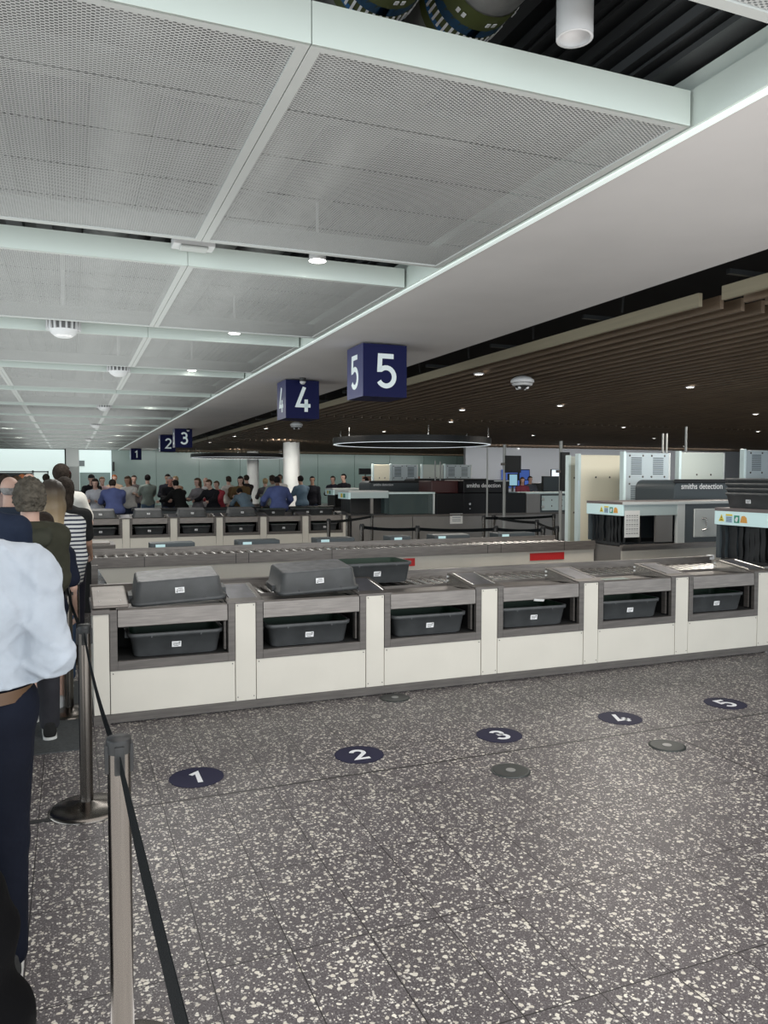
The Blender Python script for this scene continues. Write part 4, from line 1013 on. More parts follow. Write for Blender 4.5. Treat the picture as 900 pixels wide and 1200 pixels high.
def stripe_cloth():
    m = bpy.data.materials.new('striped_cloth'); m.use_nodes = True; N = m.node_tree.nodes; L = m.node_tree.links
    tc = N.new('ShaderNodeTexCoord'); w = N.new('ShaderNodeTexWave'); w.bands_direction = 'Z'; w.inputs['Scale'].default_value = 9.5; w.inputs['Distortion'].default_value = 1.2; w.inputs['Detail'].default_value = 0; w.inputs['Detail Scale'].default_value = 0.5
    L.new(tc.outputs['Object'], w.inputs[0]); cr = N.new('ShaderNodeValToRGB'); cr.color_ramp.interpolation = 'CONSTANT'
    cr.color_ramp.elements[0].color = (0.02, 0.025, 0.05, 1); cr.color_ramp.elements[1].position = 0.38; cr.color_ramp.elements[1].color = (0.66, 0.66, 0.64, 1)
    L.new(w.outputs[0], cr.inputs[0]); L.new(cr.outputs[0], N['Principled BSDF'].inputs['Base Color']); N['Principled BSDF'].inputs['Roughness'].default_value = 0.85
    return m
HAIR = {'black': (0.012, 0.010, 0.010), 'dark': (0.03, 0.022, 0.017), 'brown': (0.08, 0.05, 0.03), 'greybrown': (0.085, 0.075, 0.06), 'blond': (0.36, 0.27, 0.15), 'ginger': (0.30, 0.10, 0.04), 'grey': (0.28, 0.27, 0.26)}
eye_m = mat('dark_eye', (0.02, 0.015, 0.012), 0.2); lip_m = mat('lip', (0.30, 0.11, 0.09), 0.5)
def V3(*a): return np.array(a, float)
def person(loc, face, label, H=1.72, skin='pale', top=(0.5, 0.5, 0.5), sleeve='long', bottom=(0.03, 0.04, 0.07), legs='long', hair='short', hcol='dark', lean=0.0, arms=((20, 8, 30, 0), (20, 8, 30, 0)), stride=0.0, shoe=(0.05, 0.05, 0.05), h=0.02, bulk=1.0, head_yaw=0.0, head_pitch=0.0, extra=None, top_m=None, hem=None, loose=0.0, wrinkle=0.0, group=None, cap=None):
    t = thing('person', label, 'person', loc, face, group)
    s = H/1.75
    hip = V3(0, 0, 0.93)*s; R = lambda v, a=lean: V3(v[0], v[1]*math.cos(a)+(v[2]-0.95)*math.sin(a), 0.95+(v[2]-0.95)*math.cos(a)-v[1]*math.sin(a))*s
    B = bulk
    waist = R((0, 0, 1.10)); chest = R((0, 0.0, 1.30)); up = R((0, -0.005, 1.40)); neck0 = R((0, -0.01, 1.44)); neck1 = R((0, 0.012, 1.54))
    hc = R((0, 0.025, 1.645)); shR = R((0.178*B, -0.005, 1.385)); shL = R((-0.178*B, -0.005, 1.385))
    fy = (0, 1, 0)
    torso = [(V3(-0.075*B, 0, 0.94)*s, V3(0.075*B, 0, 0.94)*s, 0.115*B*s, 0.115*B*s, fy, 0.92),
             (V3(0, 0, 0.95)*s, waist, 0.15*B*s, 0.135*B*s, fy, 0.72), (waist, chest, 0.135*B*s, 0.165*B*s, fy, 0.68), (chest, up, 0.165*B*s, 0.105*B*s, fy, 0.72),
             (shR, up, 0.058*s, 0.082*s), (shL, up, 0.058*s, 0.082*s), (R((0, -0.01, 1.36)), neck0, 0.11*s, 0.062*s, fy, 0.8)]
    armp = []; hands = []
    for sd, sh, (fwd, out, bend, yaw) in ((1, shR, arms[1]), (-1, shL, arms[0])):
        f_, o_ = math.radians(fwd), math.radians(out)
        d = V3(sd*math.sin(o_), math.sin(f_)*math.cos(o_), -math.cos(f_)*math.cos(o_))
        el = sh+d*0.285*s; f2 = f_+math.radians(bend); yw = math.radians(yaw)
        d2 = V3(sd*math.sin(o_)*0.4-sd*math.sin(yw), math.sin(f2)*math.cos(yw), -math.cos(f2)); d2 /= np.linalg.norm(d2)
        wr = el+d2*0.25*s; armp.append((sh, el, wr)); hands.append((sd, wr, d2))
    upper = [(a, e, 0.054*s*B, 0.043*s) for a, e, w in armp]; fore = [(e, w, 0.043*s, 0.028*s, None, 1) for a, e, w in armp]
    lg = []
    for sd in (-1, 1):
        a = sd*stride; hp_ = V3(sd*0.088, 0, 0.90)*s; kn = V3(sd*0.095, math.sin(a)*0.42+0.01, 0.90-math.cos(a)*0.42)*s
        an = V3(sd*0.10, math.sin(a)*0.70-0.01-(0.06 if a < 0 else 0), 0.085)*s; lg.append((hp_, kn, an))
    legp = []
    for hp_, kn, an in lg: legp += [(hp_, kn, 0.092*s*B, 0.058*s), (kn, kn+(an-kn)*0.35, 0.056*s, 0.060*s), (kn+(an-kn)*0.35, an, 0.060*s, 0.038*s), (an, an+V3(0, 0.11, -0.045)*s, 0.036*s, 0.026*s)]
    # head frame
    cyw, syw = math.cos(head_yaw), math.sin(head_yaw); cp, sp = math.cos(head_pitch-lean*0.5), math.sin(head_pitch-lean*0.5)
    def Hd(x, y, z):
        y, z = y*cp-z*sp, y*sp+z*cp; x, y = x*cyw-y*syw, x*syw+y*cyw; return hc+V3(x, y, z)*s
    nx_ = Hd(1, 0, 0)-hc; ny_ = Hd(0, 1, 0)-hc; nz_ = Hd(0, 0, 1)-hc
    head = [(Hd(0, -0.018, 0.028), Hd(0, 0.012, 0.025), 0.088*s, 0.085*s, nx_, 0.86), (Hd(0, 0.02, 0.0), Hd(0, 0.045, -0.075), 0.070*s, 0.040*s, nx_, 0.9), (Hd(0, 0.088, 0.008), Hd(0, 0.112, -0.022), 0.008*s, 0.014*s), (Hd(-0.035, 0.082, 0.028), Hd(0.035, 0.082, 0.028), 0.012*s, 0.012*s),
            (Hd(-0.018, 0.088, -0.052), Hd(0.018, 0.088, -0.052), 0.010*s, 0.010*s), (Hd(0, 0.078, -0.088), Hd(0, 0.08, -0.088), 0.02*s, 0.02*s)]
    ears = [(Hd(sg*0.076, -0.008, 0.018), Hd(sg*0.078, -0.002, -0.022), 0.017*s, 0.012*s, nx_, 0.5) for sg in (-1, 1)]
    nk = [(neck0, neck1, 0.060*s, 0.053*s), (neck1, Hd(0, -0.01, -0.04), 0.053*s, 0.055*s)]
    palms = []
    for sd, wr, d2 in hands:
        palms += [(wr, wr+d2*0.085*s, 0.028*s, 0.036*s, (1, 0, 0), 0.5)]
    hd_ = hc; mn = np.min([np.array(q[0]) for q in torso+armp_flat(armp)+[tuple([hc])]+legp], axis=0) if False else None
    pts = [q[0] for q in torso+head+legp+fore]+[q[1] for q in torso+head+legp+fore]+[w+d*0.1*s for _, w, d in hands]
    lo = np.min(pts, axis=0)-0.19*B; hi = np.max(pts, axis=0)+0.19*B; lo[2] = -0.03
    def body(p):
        d = union(p, torso+upper+fore+legp, 0.03*s, -0.004); d = smin(d, union(p, nk, 0.02), 0.03)
        hh = union(p, head, 0.012*s); hh = np.minimum(hh, union(p, ears, 0.006)+0.002); d = smin(d, hh, 0.015)
        d = smin(d, union(p, palms, 0.01), 0.012); return d
    P, Fc = surface(body, lo, hi, h)
    bo = mesh_from(P, Fc, 'body', mat('skin_'+skin, SK[skin], 0.55, noise=0.06, nscale=20), t)
    # fingers, eyes and mouth are welded into the same mesh
    fm = MB()
    for sd, wr, d2 in hands:
        n1 = np.cross(d2, V3(sd, 0, 0.2)); n1 /= np.linalg.norm(n1); pal = np.cross(n1, d2)*sd
        for q, (off, ln) in enumerate(((-0.027, 0.062), (-0.009, 0.072), (0.009, 0.068), (0.026, 0.052))):
            b0 = wr+d2*0.095*s+n1*off*s; b1 = b0+(d2*0.55*ln-pal*0.012)*s; b2 = b1+(d2*0.40*ln-pal*0.026)*s
            fm.cyl(b0, b1, 0.0095*s, 0.0085*s, 8); fm.cyl(b1, b2, 0.0085*s, 0.0065*s, 8); fm.sphere(b1, 0.0085*s, 8); fm.sphere(b2, 0.0065*s, 8)
        b0 = wr+d2*0.03*s-n1*0.024*s; b1 = b0+(d2*0.035-n1*0.022-pal*0.008)*s; b2 = b1+(d2*0.03-n1*0.004-pal*0.012)*s
        fm.cyl(b0, b1, 0.012*s, 0.010*s, 8); fm.cyl(b1, b2, 0.010*s, 0.008*s, 8); fm.sphere(b1, 0.010*s, 8); fm.sphere(b2, 0.008*s, 8)
    fm.m = 1
    for sg in (-1, 1): fm.sphere(Hd(sg*0.031, 0.0855, 0.008), 0.009*s, 8)
    fm.m = 2; fm.sphere(Hd(0, 0.098, -0.052), 0.012*s, 8, sc=(1.5, 0.4, 0.5))
    o = fm.build('face_detail', [bo.data.materials[0], eye_m, lip_m], None)
    # join into body mesh data (stays one continuous person mesh object)
    me = bpy.data.meshes.new('body'); nv = len(P)
    vs = [tuple(x) for x in P]+[tuple(v.co) for v in o.data.vertices]; fsx = [tuple(int(i) for i in f) for f in Fc]+[tuple(i+nv for i in f.vertices) for f in o.data.polygons]
    mis = [0]*len(Fc)+[f.material_index for f in o.data.polygons]
    me.from_pydata(vs, [], fsx); me.update(); [me.materials.append(m_) for m_ in (bo.data.materials[0], eye_m, lip_m)]
    me.polygons.foreach_set('use_smooth', [True]*len(fsx)); me.polygons.foreach_set('material_index', mis)
    bo.data = me; bpy.data.objects.remove(o)
    # clothing
    up_ax = (neck1-waist)/np.linalg.norm(neck1-waist)
    hemz = (hem if hem else 0.86)*s
    slv = list(upper)
    if sleeve == 'long': slv += [(e, e+(w-e)*0.93, 0.047*s*B, 0.036*s) for a, e, w in armp]
    else: slv = [(a, a+(e-a)*0.72, 0.056*s*B, 0.054*s) for a, e, w in armp]
    def shirt(p):
        g = 0.014+loose
        d = union(p, torso+slv, 0.03*s, g)
        if hemz < 0.8*s: d = smin(d, union(p, [(V3(0, 0, hemz), V3(0, 0, 0.95*s), 0.15*B*s, 0.15*B*s, fy, 0.85)], 0.03, g), 0.04)
        if wrinkle:
            x_, y_, z_ = p[:, 0], p[:, 1], p[:, 2]
            w1 = 1-2*np.abs(np.sin(z_*24+x_*17+np.sin(x_*11+y_*7)*1.6+np.sin(z_*7)*1.1)); w2 = 1-2*np.abs(np.sin(x_*24-z_*15+np.sin(z_*14)*1.3+y_*6))
            d = d-wrinkle*(np.maximum(w1, 0)*0.9+np.maximum(w2, 0)*0.7)+wrinkle*0.4*np.sin(z_*33+np.sin(x_*20)*2)
        d = np.maximum(d, hemz-p[:, 2]); d = np.maximum(d, (p-neck1) @ up_ax+0.045*s)
        d = np.maximum(d, -(np.linalg.norm(p-(neck1+V3(0, 0.02, 0)*s), axis=1)-0.068*s)) if sleeve != 'long' else d
        return d
    P, Fc = surface(shirt, lo, hi, h); mesh_from(P, Fc, 'shirt', top_m or cloth(top), t)
    lc = []
    for hp_, kn, an in lg:
        if legs == 'long': lc += [(hp_, kn, 0.098*s*B, 0.068*s), (kn, an+V3(0, 0, 0.02), 0.068*s, 0.056*s)]
        else: lc += [(hp_, kn+V3(0, 0, 0.03), 0.102*s*B, 0.084*s)]
    tz = 1.02*s
    def pants(p):
        d = union(p, torso[:2]+lc, 0.025*s, 0.008)
        d = np.maximum(d, p[:, 2]-tz)
        if legs == 'short': d = np.maximum(d, 0.47*s-p[:, 2])
        return np.maximum(d, 0.07*s-p[:, 2])
    P, Fc = surface(pants, lo, hi, h); mesh_from(P, Fc, 'trousers' if legs == 'long' else 'shorts', cloth(bottom), t)
    for hp_, kn, an in lg:
        f0 = V3(an[0], an[1]-0.03*s, 0.042*s); f1 = f0+V3(0, 0.19, -0.004)*s; 
        sm_ = MB()
        def sh_(p): 
            d = union(p, [(f0, f1, 0.044*s, 0.038*s, (1, 0, 0), 0.95), (f0+V3(0, 0, 0.03), f0+V3(0, 0, 0.06), 0.04*s, 0.043*s)], 0.02); return np.maximum(d, 0.014-p[:, 2])
        P, Fc = surface(sh_, f0-V3(0.08, 0.08, 0.06), f1+V3(0.08, 0.08, 0.15), min(h, 0.012)); so = mesh_from(P, Fc, 'shoe', cloth(shoe), t)
        pl = [(f0[0]+0.047*s*math.cos(a)*(1), (f0[1] if math.sin(a) < 0 else f1[1])+0.047*s*math.sin(a)) for a in np.linspace(0, 2*PI, 17)[:-1]]
        MB().prism(pl, 0.0, 0.022).build('sole', mat('pale_sole', (0.6, 0.6, 0.58), 0.7), so)
    # hair
    hm = mat('hair_'+hcol, HAIR[hcol], 0.7, noise=0.35, nscale=30, bump=0.6, bscale=60, spec=0.12)
    hl, hh_ = np.array(Hd(0, 0, 0))-0.2*s, np.array(Hd(0, 0, 0))+0.2*s
    def skull(p, g): return union(p, head[:1], 0.01, g)
    def loc_(p): v = p-hc; return v @ (nx_/s), v @ (ny_/s), v @ (nz_/s)
    hh2 = min(h, 0.014 if hair != 'curly' else 0.009)
    if hair in ('short', 'curly', 'long', 'pony', 'bun', 'fringe'):
        g = {'short': 0.011, 'curly': 0.028, 'long': 0.017, 'pony': 0.012, 'bun': 0.012, 'fringe': 0.006}[hair]*s
        nape = {'short': -0.055, 'curly': -0.085, 'long': -0.10, 'pony': -0.06, 'bun': -0.06, 'fringe': -0.05}[hair]*s
        def hr(p):
            x, y, z = loc_(p); d = skull(p, g)
            if hair in ('curly', 'long'): d = smin(d, union(p, [(Hd(0, -0.035, -0.02), Hd(0, -0.035, -0.06), 0.078*s, 0.066*s)], 0.01, g*0.6), 0.03)
            if hair == 'curly': d = d+0.010*np.sin(x*120+np.sin(z*80)*2)*np.sin(z*110+np.sin(y*90+x*60)*2)
            if hair == 'long':
                bot = 0.34*s; k0 = Hd(0, -0.06, -0.03); k1 = np.array(Hd(0, -0.075, -0.10)); k2 = k1-up_ax*bot*0.8+V3(0, -0.035, 0)*s
                d = smin(d, union(p, [(k0, k1, 0.088*s, 0.088*s, ny_, 0.55), (k1, k2, 0.088*s, 0.06*s, ny_, 0.42)], 0.02), 0.03)
            if hair == 'pony':
                k0 = np.array(Hd(0, -0.09, 0.03)); k1 = k0+V3(0, -0.05, -0.03)*s; k2 = k1-up_ax*0.26*s
                d = smin(d, union(p, [(k0, k1, 0.025*s, 0.034*s), (k1, k2, 0.036*s, 0.02*s)], 0.01), 0.015)
            if hair == 'bun': d = smin(d, union(p, [(Hd(0, -0.08, 0.08), Hd(0, -0.085, 0.085), 0.04*s, 0.04*s)], 0.01), 0.01)
            face_ = np.maximum(-(y-0.012*s), z-(0.062*s if hair != 'fringe' else 0.2)); d = np.maximum(d, -face_)
            if hair not in ('long',): d = np.maximum(d, nape-z)
            if hair == 'fringe': d = np.maximum(d, z-0.02*s)
            return d
        l2, h2 = hl.copy(), hh_.copy()
        if hair in ('long', 'pony'): l2[2] -= 0.4*s; l2[:2] -= 0.08; h2[:2] += 0.08
        P, Fc = surface(hr, l2, h2, hh2); mesh_from(P, Fc, 'hair', hm, t)
    if cap is not None:
        def cf(p):
            x, y, z = loc_(p); d = skull(p, 0.016*s); d = np.maximum(d, 0.045*s-z)
            return np.minimum(d, union(p, [(Hd(-0.03, 0.10, 0.052), Hd(0.03, 0.10, 0.052), 0.05*s, 0.05*s, nz_, 0.16)], 0.01))
        P, Fc = surface(cf, hl, hh_, hh2); mesh_from(P, Fc, 'cap', cloth(cap), t)
    return t, dict(sh=(shL, shR), chest=chest, waist=waist, armp=armp, s=s, Hd=Hd, up=up_ax, lo=lo, hi=hi, torso=torso, slv=slv)

# ---- the queue on the left --------------------------------------------------
AZ = 0.0
t, k_ = person((onY(47,800,2.85).x-0.215, 2.85, 0), 0.02, 'person in a white shirt and brown belt, back turned, in the left foreground', H=1.75, top=(0.30, 0.33, 0.37), top_m=None, bottom=(0.0035, 0.005, 0.011), bulk=1.08, arms=((15, 8, 60, 20), (-6, 11, 80, 38)), h=0.0105, hair='short', hcol='greybrown', hem=1.015, loose=0.012, wrinkle=0.011, shoe=(0.03, 0.03, 0.03), skin='pale')
s_ = k_['s']
blt = MB(); n = 40
pr = []
for kk in range(n):
    a = 2*PI*kk/n; pr.append((0.195*s_*math.cos(a), 0.152*s_*math.sin(a)))
blt.rings([[(x, y, z) for x, y in pr] for z in (0.972*s_, 1.012*s_)], False); blt.build('belt', mat('brown_leather', (0.07, 0.036, 0.016), 0.5), t)

t, k_ = person((onY(35,600,5.35).x, 5.35, 0), 0.05, 'person with wavy grey brown hair in a bulky olive green jacket', H=1.665, top=(0.040, 0.040, 0.028), bottom=(0.03, 0.03, 0.035), bulk=0.86, arms=((10, 3, 60, 20), (5, 2, 55, 30)), h=0.014, hair='curly', hcol='greybrown', hem=0.70, loose=0.02, wrinkle=0.005, shoe=(0.02, 0.02, 0.02), stride=0.18)
t['label'] = 'person with wavy grey brown hair in a bulky olive green jacket'
# hood lying on the shoulders
s_ = k_['s']; up = k_['sh'][0]*0.5+k_['sh'][1]*0.5
P, Fc = surface(lambda p: np.maximum(union(p, [(up+V3(-0.10, -0.02, 0.035), up+V3(0.10, -0.02, 0.035), 0.06, 0.06), (up+V3(-0.06, -0.10, 0.0), up+V3(0.06, -0.10, 0.0), 0.06, 0.06)], 0.05), -(np.linalg.norm(p-(up+V3(0, 0.03, 0.12)), axis=1)-0.08)), up-0.3, up+0.3, 0.014)
mesh_from(P, Fc, 'hood', cloth((0.045, 0.047, 0.035)), t)

person((onY(51,600,6.0).x, 6.0, 0), 0.0, 'person in a navy tee shirt and pale green shorts half hidden behind the olive jacket', H=1.44, top=(0.012, 0.015, 0.028), sleeve='short', bottom=(0.11, 0.14, 0.10), legs='short', arms=((5, 4, 50, 20), (0, 12, 30, 0)), h=0.016, hair='short', hcol='dark', shoe=(0.45, 0.45, 0.45), hem=0.80, bulk=0.9, stride=0.12, loose=0.012)
t, k_ = person((onY(61,600,6.75).x, 6.75, 0), 0.10, 'person with long dark to blond hair in a navy and white striped top', H=1.66, top=(0.6, 0.6, 0.6), top_m=stripe_cloth(), bottom=(0.10, 0.16, 0.28), arms=((10, 5, 60, 10), (5, 5, 25, 5)), h=0.014, hair=None, hcol='blond', loose=0.012, shoe=(0.5, 0.5, 0.5))
Hd = k_['Hd']; s_ = k_['s']; upa = k_['up']
k1 = np.array(Hd(0, -0.075, -0.10)); k2 = k1-upa*0.42*s_+V3(0.02, -0.03, 0)
def lh(p):
    d = union(p, [(Hd(0, -0.018, 0.028), Hd(0, 0.012, 0.025), 0.104*s_, 0.10*s_), (Hd(0, -0.05, 0), k1, 0.098*s_, 0.10*s_), (k1, k2, 0.10*s_, 0.06*s_)], 0.03)
    v = p-np.array(Hd(0, 0, 0)); d = np.maximum(d, -np.maximum(-(v[:, 1]-0.02), v[:, 2]-0.06)); return d+0.003*np.sin(p[:, 0]*160)
c_ = np.array(Hd(0, 0, 0)); P, Fc = surface(lh, c_-V3(0.25, 0.3, 0.65), c_+V3(0.25, 0.25, 0.2), 0.014)
hm = bpy.data.materials.new('ombre_hair'); hm.use_nodes = True; N = hm.node_tree.nodes; L = hm.node_tree.links
tc = N.new('ShaderNodeTexCoord'); sp = N.new('ShaderNodeSeparateXYZ'); L.new(tc.outputs['Object'], sp.inputs[0]); cr = N.new('ShaderNodeValToRGB')
mr = N.new('ShaderNodeMapRange'); mr.inputs[1].default_value = 1.25; mr.inputs[2].default_value = 1.62; L.new(sp.outputs[2], mr.inputs[0]); L.new(mr.outputs[0], cr.inputs[0])
cr.color_ramp.elements[0].color = (0.42, 0.31, 0.17, 1); cr.color_ramp.elements[1].color = (0.035, 0.025, 0.018, 1); e = cr.color_ramp.elements.new(0.45); e.color = (0.25, 0.18, 0.10, 1)
L.new(cr.outputs[0], N['Principled BSDF'].inputs['Base Color']); N['Principled BSDF'].inputs['Roughness'].default_value = 0.5
mesh_from(P, Fc, 'hair', hm, t)
person((onY(76,600,8.0).x, 8.0, 0), -0.1, 'person in black behind the striped top with bare forearm forward', H=1.68, top=(0.02, 0.02, 0.02), sleeve='short', arms=((10, 5, 50, 20), (15, 5, 45, 0)), hair='long', hcol='dark', h=0.018, skin='tan', bottom=(0.02, 0.02, 0.03))
t, k_ = person((onY(72,600,9.3).x, 9.3, 0), -0.35, 'person in a white tee shirt with a black backpack strap over the shoulder', H=1.83, top=(0.62, 0.60, 0.55), sleeve='short', arms=((20, 10, 80, 10), (25, 14, 75, 20)), hair='short', hcol='dark', h=0.018, loose=0.012, skin='pale')
person((onY(77,600,12.2).x, 12.2, 0), 0.3, 'person in dark clothes and a maroon cap further up the queue beside the pillar', H=1.80, top=(0.03, 0.03, 0.04), hair='short', hcol='dark', cap=(0.08, 0.02, 0.02), h=0.022, arms=((10, 8, 30, 0), (10, 8, 30, 0)))
person((onY(12,600,7.4).x, 7.4, 0), 0.1, 'bald person in a dark patterned navy shirt near the left edge', H=1.69, top=(0.03, 0.04, 0.06), hair='fringe', hcol='grey', h=0.016, arms=((10, 8, 30, 0), (10, 8, 30, 0)), skin='pale')
person((onY(35,600,10.4).x, 10.4, 0), 0.15, 'second bald person in a pale shirt behind the wavy haired head', H=1.73, top=(0.45, 0.45, 0.4), hair=None, h=0.018, skin='pale', arms=((10, 8, 30, 0), (10, 8, 30, 0)))
person((onY(-27,600,4.55).x, 4.55, 0), 0.0, 'person with reddish neck in a navy jacket cut by the left edge', H=1.80, skin='red', top=(0.012, 0.018, 0.035), hair='short', hcol='brown', h=0.016, arms=((10, 8, 30, 0), (10, 10, 30, 0)))
for k, (x, y, H_, tp, hc_) in enumerate(((onY(6,560,11.5).x, 11.5, 1.72, (0.3, 0.22, 0.2), 'dark'), (onY(20,560,13.5).x, 13.5, 1.70, (0.4, 0.38, 0.36), 'brown'), (onY(2,560,15.5).x, 15.5, 1.75, (0.05, 0.05, 0.07), 'black'), (onY(26,560,17.5).x, 17.5, 1.74, (0.25, 0.1, 0.1), 'ginger'), (onY(54,560,20.5).x, 20.5, 1.76, (0.5, 0.4, 0.35), 'dark'), (onY(17,560,21.5).x, 21.5, 1.72, (0.1, 0.12, 0.2), 'dark'))):
    person((x, y, 0), random.uniform(-.3, .3), 'distant queue member at far left, %s back, %s hair' % (ORD[k], hc_), H=H_, top=tp, hair='short', hcol=hc_, h=0.03, skin=random.choice(['pale', 'tan']), group='distant queue at far left')

# black bag beside the nearest man
c0 = V3(0, 0, 0)
def bagf(p):
    d = union(p, [(V3(0, 0, 0.16), V3(0.0, 0, 0.40), 0.17, 0.15), (V3(0, 0, 0.4), V3(-0.03, 0, 0.86), 0.15, 0.06), (V3(-0.12, 0.05, 0.12), V3(0.10, -0.05, 0.12), 0.12, 0.12)], 0.06)
    d = d+0.006*np.sin(p[:, 2]*30+np.sin(p[:, 0]*20)*2)+0.004*np.sin(p[:, 0]*35+p[:, 2]*9); return np.maximum(d, -p[:, 2])
P, Fc = surface(bagf, V3(-0.4, -0.4, -0.02), V3(0.4, 0.4, 1.05), 0.016)
t = thing('travel_bag', 'large soft black bag standing at the lower left edge beside the jeans', 'bag', (-0.325, 2.47, 0))
mesh_from(P, Fc, 'bag_body', mat('black_nylon', (0.002, 0.002, 0.0025), 0.8, bump=0.3, bscale=12, spec=0.08), t)
hnd = MB(); hnd.tube([(-0.09, 0, 0.80), (-0.06, 0, 0.92), (0.0, 0, 0.93), (0.02, 0, 0.82)], 0.012); hnd.build('carry_handle', black_plastic, t)

# ---- people behind the far counter ------------------------------------------
def bg(px, ptop, Y, H, label, face=0.0, lean=0.0, **kw):
    p = onY(px, ptop, Y); 
    return person((p.x, Y, 0), face, label, H=H, lean=lean, h=0.026, **kw)
fold = ((35, 8, 60, 25), (35, 8, 60, 25)); reach = ((50, 8, 30, 5), (50, 8, 30, 5)); down = ((5, 8, 15, 0), (5, 8, 15, 0))
bg(108, 556, 22.5, 1.78, 'person in a black tee shirt and dark cap at the left of the crowd', 3.0, 0.25, top=(0.01, 0.01, 0.012), sleeve='short', hair='short', hcol='black', cap=(0.02, 0.02, 0.02), arms=reach)
bg(113, 567, 20.6, 1.66, 'person with long dark hair in a pale grey top behind the leftmost far trays', 2.9, 0.2, top=(0.42, 0.42, 0.45), hair='long', hcol='dark', arms=fold)
bg(119, 562, 24.0, 1.70, 'person in a pinkish top standing behind the long dark haired one', 3.3, 0.1, top=(0.35, 0.25, 0.26), hair='short', hcol='brown', arms=fold)
bg(134, 556, 25.5, 1.76, 'person with bright ginger hair in a tan top in the background crowd', 2.9, 0.0, top=(0.40, 0.28, 0.20), hair='short', hcol='ginger', arms=fold)
bg(134, 568, 19.3, 1.70, 'person in a royal blue shirt bending over the far counter, left one of two', 0.1, 0.42, top=(0.085, 0.105, 0.235), hair='short', hcol='dark', arms=reach, bottom=(0.01, 0.012, 0.03), loose=0.02, bulk=1.12)
bg(152, 562, 22.0, 1.72, 'person with tan face in a white tee shirt reaching an arm to the right', 2.6, 0.15, top=(0.55, 0.53, 0.5), sleeve='short', hair='long', hcol='brown', arms=((70, 20, 15, -30), (30, 8, 70, 20)), skin='tan')
bg(157, 560, 25.0, 1.74, 'person in a dark top partly hidden behind the reaching one', 3.1, 0.0, top=(0.08, 0.07, 0.07), hair='short', hcol='dark', arms=down)
bg(173, 558, 23.5, 1.76, 'person in a sage grey tee shirt and blue jeans with back turned', 0.2, 0.0, top=(0.24, 0.28, 0.25), sleeve='short', bottom=(0.10, 0.15, 0.22), hair='short', hcol='black', arms=fold)
bg(197, 557, 23.5, 1.78, 'black haired person in a dark jacket behind the older one', 2.9, 0.1, top=(0.02, 0.02, 0.03), hair='short', hcol='black', arms=fold, skin='tan')
bg(199, 563, 22.3, 1.72, 'older person with grey hair in a black jacket facing the camera', 3.1, 0.22, top=(0.012, 0.012, 0.015), hair='short', hcol='grey', arms=fold, skin='red')
bg(206, 562, 24.5, 1.72, 'person with fair hair and orange collar behind the older one', 2.4, 0.0, top=(0.30, 0.18, 0.12), hair='short', hcol='blond', arms=fold)
bg(213, 569, 20.8, 1.66, 'dark haired person in black bending low beside the older one', 0.6, 0.35, top=(0.01, 0.01, 0.01), hair='short', hcol='black', arms=reach, bulk=1.1)
bg(232, 564, 21.5, 1.66, 'person with brown hair in a heather grey top looking right', 2.2, 0.0, top=(0.17, 0.16, 0.17), hair='long', hcol='brown', arms=fold)
bg(241, 563, 23.0, 1.68, 'bare headed pale person in a white top behind the heather grey one', 3.0, 0.0, top=(0.55, 0.53, 0.52), hair=None, hcol='grey', arms=down)
bg(250, 569, 21.0, 1.66, 'person in a black coat over a coral red top, leaning right', 2.4, 0.3, top=(0.015, 0.013, 0.015), hair='short', hcol='brown', arms=reach, bulk=1.08)
bg(257, 571, 22.3, 1.60, 'person in a coral red top behind the black coat', 2.4, 0.2, top=(0.42, 0.06, 0.08), hair='short', hcol='brown', arms=reach)
tb, kb = bg(268, 557, 23.9, 1.72, 'person with a dark ponytail in a white top wearing a brown backpack', 0.3, 0.0, top=(0.58, 0.54, 0.50), hair='pony', hcol='dark', arms=fold)
P, Fc = surface(lambda p: union(p, [(V3(-0.05, -0.24, 1.18), V3(0.05, -0.24, 1.18), 0.11, 0.11), (V3(-0.04, -0.22, 1.32), V3(0.04, -0.22, 1.32), 0.09, 0.09)], 0.05), V3(-0.3, -0.5, 0.9), V3(0.3, 0, 1.6), 0.025)
bp_ = mesh_from(P, Fc, 'backpack', cloth((0.10, 0.06, 0.03)), None); bp_.location = tb.location; bp_.rotation_euler = tb.rotation_euler
tag(bp_, 'brown backpack worn by the person with the dark ponytail', 'backpack')
bg(283, 562, 22.1, 1.72, 'person with black hair in a mustard brown top in the centre of the crowd', 2.7, 0.15, top=(0.13, 0.085, 0.04), hair='long', hcol='black', arms=fold, bulk=1.1)
bg(289, 558, 24.8, 1.76, 'person in a dark jacket just behind the mustard brown top', 0.4, 0.0, top=(0.03, 0.025, 0.025), hair='short', hcol='dark', arms=fold)
bg(290, 583, 20.5, 1.66, 'person in a pale blue denim top crouched over the belt', 0.2, 0.9, top=(0.16, 0.22, 0.27), hair='short', hcol='black', arms=reach, bulk=1.05)
bg(311, 567, 23.0, 1.66, 'fair haired person in a charcoal top left of the nearer column', 0.2, 0.0, top=(0.09, 0.09, 0.10), hair='short', hcol='blond', arms=fold)
bg(322, 561, 21.5, 1.76, 'person in a sage green sweater left of the nearer column', 0.4, 0.15, top=(0.28, 0.32, 0.29), hair='short', hcol='dark', arms=fold, skin='brown', bulk=1.05)
bg(328, 557, 24.5, 1.78, 'person in a white shirt hidden behind the sage green sweater', 2.7, 0.0, top=(0.58, 0.56, 0.54), hair='short', hcol='dark', arms=fold, skin='brown')
bg(327, 568, 19.3, 1.74, 'person in a royal blue shirt with elbows out, right one of two', 0.0, 0.28, top=(0.085, 0.11, 0.25), hair='short', hcol='black', arms=((20, 32, 40, 20), (20, 32, 40, 20)), bottom=(0.01, 0.012, 0.03), loose=0.02, bulk=1.12, skin='brown')
